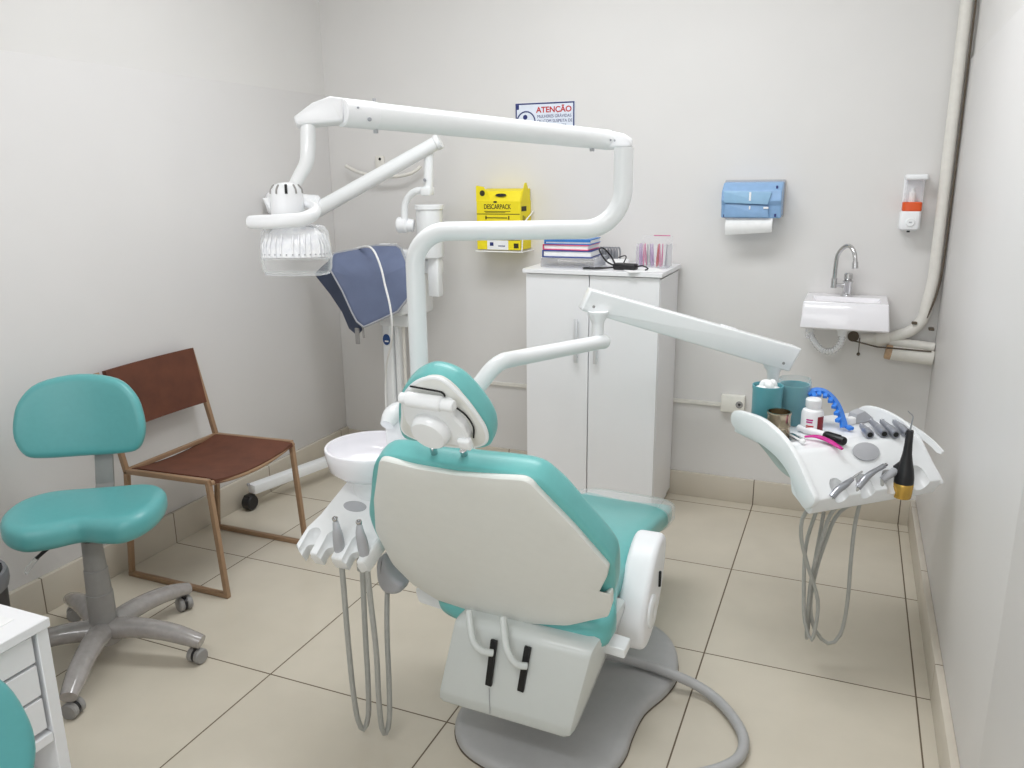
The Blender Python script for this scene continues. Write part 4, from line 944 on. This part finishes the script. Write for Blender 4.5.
# paper towel dispenser
td = thing('towel_dispenser', 'blue translucent paper towel dispenser on the back wall', 'towel dispenser', (-.40, 3.55, 1.22))
X0, X1, Z0, Z1 = -.520, -.283, 1.283, 1.428
part('back_plate', MB().box(((X0+X1)/2, 3.592, (Z0+Z1)/2+.004), (X1-X0+.006, .014, Z1-Z0+.006), .004, 2), 'lgrey', td)
pfy = round_loop([(3.585, Z0+.006), (3.585, Z1), (3.53, Z1-.004), (3.485, Z1-.035), (3.478, Z1-.075), (3.490, Z0+.05), (3.496, Z0)], .006)
part('cover', MB().slab(pfy, [(.004, X0), (0, X0+.004), (0, X1-.004), (.004, X1)], frame((0, 0, 0), (0, 1, 0), sz_, sx_)), 'blueplas2', td, 'blue plastic cover')
part('window_panel', MB().prism(round_loop([(X0+.012, 1.345), (X1-.052, 1.338), (X1-.038, 1.388), (X0+.01, 1.392)], .004), 0, .007, .002, frame((0, 3.480, 0), sx_, sz_, (0, -1, 0))), 'blueplas', td, 'paler blue raised front panel')
part('lower_lip', MB().prism(round_loop([(X0+.014, Z0+.004), (X1-.045, Z0+.004), (X1-.052, 1.334), (X0+.016, 1.342)], .004), 0, .005, .002, frame((0, 3.487, 0), sx_, sz_, (0, -1, 0))), 'blueplas2', td)
part('lock_mark', MB().box((X0+.115, 3.472, 1.370), (.008, .002, .034), .0008, 1).box((X0+.115, 3.480, 1.325), (.006, .002, .014), .0008, 1).box((X1-.058, 3.478, 1.325), (.020, .003, .008), .001, 1), 'plastic', td)
for x, z in ((X0+.014, Z0+.008), (X1-.022, Z0+.012), (X1-.022, Z1-.022)):
    part('rivet', MB().box((x, 3.492 if z < 1.35 else 3.497, z), (.008, .006, .012), .001, 1), 'navy', td)
tg = [[V((-.500+.186*i/8, 3.512-.018*math.sin(math.pi*j/5)-.012*j/5, 1.292-(.078-.014*i/8)*j/5)) for j in range(6)] for i in range(9)]
part('paper_towel', MB().sheet(tg, .004), 'paperw', td, 'white folded towel hanging out')

# soap dispenser
sd_ = thing('soap_dispenser', 'white soap dispenser with orange band high on the back wall', 'soap dispenser', (.19, 3.56, 1.24))
X0, X1 = .155, .232
part('back_plate', MB().box((.196, 3.594, 1.345), (.074, .010, .205), .004, 2), 'plastic', sd_)
part('lid', MB().box((.200, 3.560, 1.440), (.080, .075, .022), .008, 3), 'plastic', sd_)
part('reservoir', MB().slab(round_loop([(X0+.010, 3.525), (X1-.004, 3.525), (X1-.002, 3.588), (X0+.008, 3.588)], .012), [(0, 1.345), (0, 1.430)]), 'acrylic', sd_, 'clear empty reservoir')
part('orange_band', MB().slab(round_loop([(X0+.004, 3.520), (X1-.004, 3.520), (X1-.004, 3.590), (X0+.004, 3.590)], .014), [(.003, 1.313), (0, 1.316), (0, 1.344), (.003, 1.347)]), 'orange', sd_, 'orange band of liquid')
part('lower_body', MB().slab(round_loop([(X0-.002, 3.515), (X1-.006, 3.515), (X1-.006, 3.592), (X0-.002, 3.592)], .014), [(.012, 1.240), (.002, 1.246), (0, 1.256), (0, 1.308), (.003, 1.313)]), 'plastic', sd_)
part('push_button', MB().lathe([(.0165, 0), (.0165, .004), (.014, .006), (.001, .006)], 20, frame((.192, 3.516, 1.272), sx_, sz_, (0, -1, 0))), 'white', sd_)
part('logo_mark', MB().box((.192, 3.509, 1.272), (.010, .001, .004)), 'lgrey', sd_)
part('spout', MB().cyl((.190, 3.545, 1.242), (.190, 3.545, 1.232), .006), 'black', sd_)
part('inner_pump', MB().cyl((.192, 3.565, 1.345), (.192, 3.565, 1.385), .012).cyl((.192, 3.565, 1.385), (.192, 3.565, 1.398), .005), 'paperw', sd_)

# wash basin
sk = thing('wash_basin', 'small rectangular white ceramic basin on the back wall', 'basin', (-.01, 3.48, .87))
X0, X1, Y0, Y1, Z0, Z1 = -.170, .149, 3.345, 3.597, .866, .974
def rect(x0, x1, y0, y1, r=.006): return round_loop([(x0, y0), (x1, y0), (x1, y1), (x0, y1)], r, 3)
mb = MB(); rings = []
for (i0, i1, j0, j1), z in (((X0+.004, X1+.001, Y0+.006, Y1), Z0), ((X0, X1+.004, Y0, Y1), Z0+.006), ((X0+.006, X1-.006, Y0, Y1), Z1-.004), ((X0+.009, X1-.009, Y0+.003, Y1), Z1), ((X0+.034, X1-.034, Y0+.030, Y1-.085), Z1), ((X0+.038, X1-.038, Y0+.034, Y1-.089), Z1-.005), ((X0+.075, X1-.075, Y0+.06, Y1-.11), Z1-.055), ((-.03, .01, 3.42, 3.46), Z1-.062)):
    rings.append([V((p[0], p[1], z)) for p in rect(i0, i1, j0, j1)])
mb._rings(rings)
part('basin', mb, 'ceramic', sk)
part('drain', MB().lathe([(.014, 0), (.014, .002), (.001, .002)], 20, Matrix.Translation((-.01, 3.44, Z1-.062))), 'steel', sk)
tp_ = thing('faucet', 'chrome swan-neck tap standing on the wash basin', 'tap', (-.02, 3.55, Z1))
bx_ = -.010
part('tap_body', MB().lathe([(.026, 0), (.026, .004), (.018, .010), (.0165, .05), (.020, .056), (.020, .062), (.014, .066)], 24, Matrix.Translation((bx_, 3.545, Z1))), 'steel', tp_)
part('push_handle', MB().lathe([(.013, .066), (.017, .070), (.017, .088), (.013, .093), (.001, .094)], 24, Matrix.Translation((bx_, 3.545, Z1))), 'steel', tp_)
part('side_arm', MB().cyl((bx_-.01, 3.545, Z1+.040), (bx_-.050, 3.535, Z1+.046), .008).cyl((bx_-.052, 3.535, Z1+.032), (bx_-.052, 3.535, Z1+.072), .0115), 'steel', tp_)
part('swan_neck', MB().tube(smooth_path([(bx_-.052, 3.535, Z1+.06), (bx_-.051, 3.53, Z1+.12), (bx_-.047, 3.52, Z1+.165), (bx_-.030, 3.505, Z1+.195), (bx_-.008, 3.485, Z1+.206), (bx_+.010, 3.465, Z1+.190), (bx_+.018, 3.455, Z1+.165), (bx_+.021, 3.450, Z1+.130)], .01), .0085, 14).cyl((bx_+.020, 3.451, Z1+.148), (bx_+.022, 3.449, Z1+.121), .0115), 'steel', tp_)
# trap hose under the basin
th = thing('trap_hose', 'translucent corrugated drain hose looping under the basin', 'hose', (-.09, 3.45, .75))
hp2, hr2 = corrugated([(-.013, 3.45, .848), (-.015, 3.455, .80), (-.035, 3.465, .765), (-.068, 3.48, .752), (-.100, 3.49, .768), (-.125, 3.50, .80), (-.138, 3.51, .825)], .0135, .011)
hr2 = [.015 if (i//1) % 2 else .0115 for i in range(len(hr2))]
part('hose', MB().tube(hp2, hr2, 14, False), 'acrylic', th); part('inner_tube', MB().tube(hp2, .009, 10), 'plastic', th)
part('valve', MB().lathe([(.025, .0), (.025, -.012), (.018, -.022), (.016, -.04), (.001, -.04)], 20, Matrix.Translation((-.013, 3.45, Z0))), 'plastic', th)
part('elbow', MB().cyl((-.138, 3.505, .842), (-.138, 3.515, .800), .016).cyl((-.138, 3.51, .812), (-.122, 3.505, .800), .013).tube([(-.138, 3.51, .84), (-.136, 3.53, .87)], .005, 8), 'acrylic', th)
# waste pipes and the big riser in the corner
rp = thing('riser_pipe', 'cream painted pipe bending from the ceiling corner to below the basin', 'pipe', (.30, 3.57, .80))
part('pipe_run', MB().tube(fillet_path([(.060, 3.565, .795), (.16, 3.565, .805), (.275, 3.565, .855), (.300, 3.562, 1.05), (.301, 3.562, 2.695)], [.15, .16, .5], 14), .022, 18), 'pipe', rp)
part('pipe_coupling', MB().cyl((.115, 3.565, .797), (.165, 3.565, .809), .027), 'pipe', rp)
part('bracket', MB().box((.248, 3.545, .878), (.020, .02, .010), .002, 1).box((.312, 3.56, .855), (.020, .03, .010), .002, 1), 'gap', rp)
part('corner_cable', MB().tube(smooth_path([(.290, 3.548, .90), (.322, 3.545, 1.05), (.327, 3.545, 1.4), (.327, 3.545, 1.85), (.325, 3.545, 2.695)], .05), .0038, 8), 'gap', rp, 'thin dark cable along the pipe')
wp = thing('waste_pipe', 'stubby cream waste pipe with rust stain running into the right wall', 'pipe', (.24, 3.57, .75))
part('pipe', MB().cyl((.165, 3.558, .752), (XR-.010, 3.558, .738), .030), 'pipe', wp); part('pipe', MB().cyl((.165, 3.565, .795), (XR-.010, 3.565, .782), .018), 'pipe', wp)
part('rust_ring', MB().cyl((.155, 3.558, .754), (.180, 3.558, .750), .0306), 'rust', wp, 'rusty pipe end')
part('wire', MB().tube([(.03, 3.555, .790), (.12, 3.53, .775), (.32, 3.54, .768)], .003, 8).tube([(.055, 3.57, .80), (.055, 3.57, .735)], .002, 6).ball((.055, 3.57, .732), .007), 'gap', wp)
part('wall_hole', MB().lathe([(.022, 0), (.022, .006), (.001, .006)], 20, frame((.03, YB-.0005, .800), sx_, sz_, (0, -1, 0))), 'gap', wp)

# cable duct and outlet
do = thing('cable_duct', 'thin white cable duct running along the back wall', 'cable duct', (-1.04, YB, .455))
part('duct', MB().box(((-1.72-.49)/2, YB-.006, .455), (1.23, .012, .018), .002, 1), 'pipe', do)
ot = thing('power_outlet', 'white socket box at the end of the cable duct', 'outlet', (-.437, YB, .468))
part('outlet_box', MB().box((-.437, YB-.016, .468), (.103, .032, .078), .004, 2), 'outlet', ot)
part('socket_face', MB().lathe([(.016, 0), (.016, .0015), (.013, .0020), (.001, -.001)], 20, frame((-.408, YB-.032, .468), sx_, sz_, (0, -1, 0))), 'grey', ot)
# curved wall hook rail
wh = thing('wall_rail', 'cream curved hanging rail screwed to the back wall', 'wall hook', (-2.13, YB, 1.47))
part('rail', MB().tube(smooth_path([(-2.385, 3.560, 1.517), (-2.307, 3.545, 1.487), (-2.206, 3.540, 1.467), (-2.093, 3.540, 1.464), (-2.001, 3.545, 1.479), (-1.958, 3.560, 1.511)], .02), .0085, 12), 'pipe', wh)
part('mount', MB().box((-2.206, 3.592, 1.529), (.05, .014, .07), .005, 2).cyl(((-2.199, 3.580, 1.529)[0], 3.59, 1.50), ((-2.199, 3.580, 1.529)[0], 3.545, 1.468), .009), 'pipe', wh)
part('screw', MB().lathe([(.007, 0), (.007, .003), (.001, .003)], 12, frame((-2.201, 3.585, 1.548), sx_, sz_, (0, -1, 0))), 'dark', wh)

# ------------------------------------------------------------------ mobile x-ray stand
xr = thing('x_ray_unit', 'white mobile x-ray stand with folding arm in the far left corner', 'x-ray unit', (-2.05, 3.30, 0))
XC = V((-2.035, 3.32, 0))
part('column', MB().box((XC.x, XC.y, .62), (.052, .05, 1.08), .010, 3).box((XC.x+.045, XC.y+.01, .62), (.022, .04, 1.08), .006, 2), 'white', xr)
part('side_rod', MB().cyl((-1.955, 3.32, .08), (-1.955, 3.32, .80), .008), 'pipe', xr)
leg1 = part('base_leg', MB().bar((-2.425, 2.71, .098), (-2.285, 3.30, .098), .055, .045, zz, .008), 'white', xr)
leg2 = part('base_leg', MB().bar((-1.62, 2.90, .098), (-1.80, 3.32, .098), .055, .045, zz, .008), 'white', xr)
part('base_beam', MB().bar((-2.30, 3.32, .098), (-1.78, 3.32, .098), .06, .045, zz, .008), 'white', xr)
for lg, p in ((leg1, V((-2.435, 2.705, 0))), (leg2, V((-1.625, 2.93, 0))), (leg1, V((-2.28, 3.34, 0))), (leg2, V((-1.80, 3.34, 0)))):
    c = part('caster', MB().cyl(p+V((-.022, .0, .036)), p+V((.022, .0, .036)), .034, bev=.004).box(p+V((0, 0, .062)), (.034, .04, .022), .004, 2), 'black', lg)
    part('pin', MB().cyl(p+V((0, 0, .115)), p+V((0, 0, .126)), .007), 'satin', lg)
part('logo_disc', MB().lathe([(.020, 0), (.020, .003), (.001, .003)], 24, frame(V((XC.x, XC.y-.025, .705)), sx_, sz_, (0, -1, 0))@Matrix.Diagonal((1, 1.35, 1, 1))), 'bluelogo', xr, 'blue oval badge')
part('badge_mark', MB().lathe([(.020, 0), (.022, .002), (.0225, .002), (.0225, 0)], 24, frame(V((XC.x, XC.y-.026, .705)), sx_, sz_, (0, -1, 0))@Matrix.Diagonal((1, 1.35, 1, 1)), False, False).box((XC.x+.002, XC.y-.029, .697), (.020, .001, .007)), 'paperw', xr)
part('control_box', MB().box((-1.93, 3.34, .985), (.20, .14, .30), .02, 3), 'white', xr)
part('lower_bracket', MB().box((-1.931, 3.240, 0.881), (.10, .10, .075), .01, 3).box((-1.99, 3.32, .80), (.16, .06, .06), .01, 2), 'white', xr)
GX = V((-1.782, 3.250, 1.230)); gx, gy = GX.x, 3.30
part('counterweight', MB().lathe([(.058, 1.105), (.060, 1.110), (.060, 1.318), (.066, 1.320), (.066, 1.337), (.060, 1.340)], 32, Matrix.Translation((gx, gy, 0))), 'white', xr, 'white cylinder housing')
part('counterweight_tube', MB().box((gx+.02, gy, 1.02), (.055, .05, .19), .008, 2).box((gx-.06, gy+.02, 1.06), (.20, .06, .06), .01, 2), 'white', xr)
part('pivot_knuckle', MB().cyl((-1.932, 3.270, 1.249), (-1.883, 3.280, 1.249), .036, bev=.006).cyl((-1.888, 3.280, 1.249), (-1.857, 3.290, 1.244), .030, bev=.004), 'plastic', xr)
part('swing_arm', MB().tube(fillet_path([(-1.894, 3.270, 1.276), (-1.888, 3.270, 1.400), (-1.768, 3.270, 1.404)], .09, 10), .016, 16).box((-1.771, 3.270, 1.399), (.05, .05, .04), .008, 2).cyl((-1.768, 3.270, 1.395), (-1.755, 3.270, 1.591), .021, bev=.003), 'white', xr)
sA, sB = V((-1.701, 3.270, 1.611)), V((-2.251, 3.100, 1.317))
part('scissor_arm', MB().cyl(sA, sB, .030, .034, bev=.003, n=24).cyl(sA-(sB-sA).normalized()*.002, sA+(sB-sA).normalized()*.02, .034, bev=.003), 'white', xr, 'long slanting white arm')
for p in ((429, 148), (420, 151), (427, 180)):
    part('bolt', MB().cyl((-1.745, 3.240, 1.573) if p[0] == 429 else ((-1.787, 3.236, 1.566) if p[0] == 420 else (-1.767, 3.244, 1.447)), V((-1.745, 3.240, 1.573) if p[0] == 429 else ((-1.787, 3.236, 1.566) if p[0] == 420 else (-1.767, 3.244, 1.447)))+V((0, -.006, 0)), .007), 'satin', xr)
hj = V((-2.276, 3.080, 1.352))
part('head_joint', MB().cyl(hj-V((.05, .01, -.004)), hj+V((.05, .02, -.004)), .038, bev=.012), 'plastic', xr)
part('tube_head', MB().slab(round_loop([(-.075, -.05), (.06, -.05), (.06, .05), (-.075, .05)], .03), rprof(-.06, .06, .02, .02, 3), frame(hj+V((-.12, .0, .0)), (1, 0, 0), (0, 0, 1), (0, -1, 0))), 'plastic', xr, 'small white x-ray head behind the lamp')

# lead apron draped over the stand
ap = thing('lead_apron', 'blue-grey lead apron with pale piping draped over the x-ray stand', 'apron', (-2.06, 3.2, .75))
front = [(-2.240, 3.170, 1.118), (-2.042, 3.170, 1.155), (-1.933, 3.180, 1.157), (-1.897, 3.180, 1.144), (-1.830, 3.160, 1.081), (-1.814, 3.130, 0.948), (-1.881, 3.110, 0.871), (-1.966, 3.100, 0.831), (-2.052, 3.090, 0.793), (-2.088, 3.090, 0.817), (-2.112, 3.090, 0.857), (-2.160, 3.100, 0.954), (-2.223, 3.130, 1.049)]
lp = [(V(p).x, V(p).z) for p in front]
lp = [l for l in lp]
ar = sum(lp[i][0]*lp[(i+1) % len(lp)][1]-lp[(i+1) % len(lp)][0]*lp[i][1] for i in range(len(lp)))
if ar < 0: lp = lp[::-1]
lp = round_loop(lp, .012, 3)
def apw(x, z, d):
    k = max(0, min(1, (1.155-z)/.12)); bend = (1-k)**2*.10
    return (x, z, d-bend+.012*math.sin(9*x+2*z)*k+.03*(1.15-z))
AM = frame((0, 3.155, 0), (1, 0, 0), (0, 0, 1), (0, -1, 0))
part('front_flap', MB().slab(lp, [(.002, -.005), (0, -.003), (0, .003), (.002, .005)], AM, apw, 9), 'apron', ap, 'blue-grey front flap', sharp=60)
part('piping', MB().tube([AM@V(apw(p[0], p[1], .002)) for p in lp+lp[:1]], .0058, 8, False), 'piping', ap)
bk = [(-2.433, 3.260, 1.004), (-2.298, 3.250, 1.091), (-2.194, 3.200, 0.902), (-2.148, 3.180, 0.803), (-2.107, 3.180, 0.767), (-2.148, 3.180, 0.731), (-2.203, 3.190, 0.759), (-2.244, 3.200, 0.832), (-2.321, 3.230, 0.911)]
lb = [(V(p).x, V(p).z) for p in bk]
ar = sum(lb[i][0]*lb[(i+1) % len(lb)][1]-lb[(i+1) % len(lb)][0]*lb[i][1] for i in range(len(lb)))
if ar < 0: lb = lb[::-1]
lb = round_loop(lb, .01, 3)
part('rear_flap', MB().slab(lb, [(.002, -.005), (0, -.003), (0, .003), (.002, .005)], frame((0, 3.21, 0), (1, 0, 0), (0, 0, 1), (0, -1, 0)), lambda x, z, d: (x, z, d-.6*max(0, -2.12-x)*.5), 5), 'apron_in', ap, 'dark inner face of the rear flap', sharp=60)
part('buckle_strap', MB().bar((-2.103, 3.150, 0.782), (-2.102, 3.150, 0.706), .022, .008, (0, 1, 0), .002).bar((-2.063, 3.140, 0.796), (-2.061, 3.140, 0.739), .010, .005, (0, 1, 0), .001), 'grey', ap, 'grey buckle strap')
xc_ = MB().tube(smooth_path([(-2.185, 3.270, 1.130), (-2.049, 3.180, 1.156), (-1.957, 3.100, 1.145), (-1.919, 3.090, 1.073), (-1.897, 3.080, 1.000), (-1.870, 3.070, 0.909), (-1.871, 3.080, 0.822), (-1.902, 3.120, 0.735), (-1.981, 3.200, 0.619), (-2.033, 3.260, 0.488), (-2.043, 3.270, 0.358), (-2.051, 3.275, 0.279)], .02), .0048, 10)
solo('exposure_cord', xc_, 'paperw', 'white exposure cord hanging over the lead apron', 'cord')

st2.location = (-.855, .505, 0); st2.rotation_euler = (0, 0, R(56.6))

# ------------------------------------------------------------------ light: two ceiling lamps, plus an added fill from the front
def area(name, loc, sx_, sy_, power, col=(1, .98, .95)):
    l = bpy.data.lights.new(name, 'AREA'); l.shape = 'RECTANGLE'; l.size = sx_; l.size_y = sy_; l.energy = power; l.color = col
    o = bpy.data.objects.new(name, l); C.objects.link(o); o.location = loc; return o
area('ceiling_lamp', (-.95, 2.25, ZC-.03), 1.5, .60, 30, (.955, .975, 1))
area('ceiling_lamp', (-.55, -.15, ZC-.03), 1.25, .40, 18, (.955, .975, 1))
fill = area('front_fill', (-.75, YF-.14, 1.30), 1.7, 1.5, 18, (.97, .985, 1)); fill.rotation_euler = (R(90), 0, 0)  # unseen fill light, added to brighten surfaces that face the camera
w = bpy.data.worlds.new('room_ambient'); bpy.context.scene.world = w; w.use_nodes = True
w.node_tree.nodes['Background'].inputs[0].default_value = (1, 1, 1, 1); w.node_tree.nodes['Background'].inputs[1].default_value = .3

# ------------------------------------------------------------------ camera
r = ((0.922971, 0.384731, -0.010345, -0.086468, 0.233479, 0.968510, 0.375031, -0.893011, 0.248762))
cam = bpy.data.cameras.new('camera'); cam.lens = 28.4664; cam.sensor_width = 36; cam.sensor_fit = 'HORIZONTAL'; cam.clip_start = .02
co = bpy.data.objects.new('camera', cam); C.objects.link(co)
co.matrix_world = Matrix(((r[0], r[3], r[6], 0), (r[1], r[4], r[7], 0), (r[2], r[5], r[8], 1.46), (0, 0, 0, 1)))
sc = bpy.context.scene; sc.camera = co
sc.view_settings.view_transform = 'Standard'; sc.view_settings.look = 'None'; sc.view_settings.gamma = 1; sc.view_settings.exposure = .06
sc.view_settings.use_curve_mapping = False
sc.cycles.max_bounces = 12; sc.cycles.transparent_max_bounces = 24; sc.cycles.diffuse_bounces = 6
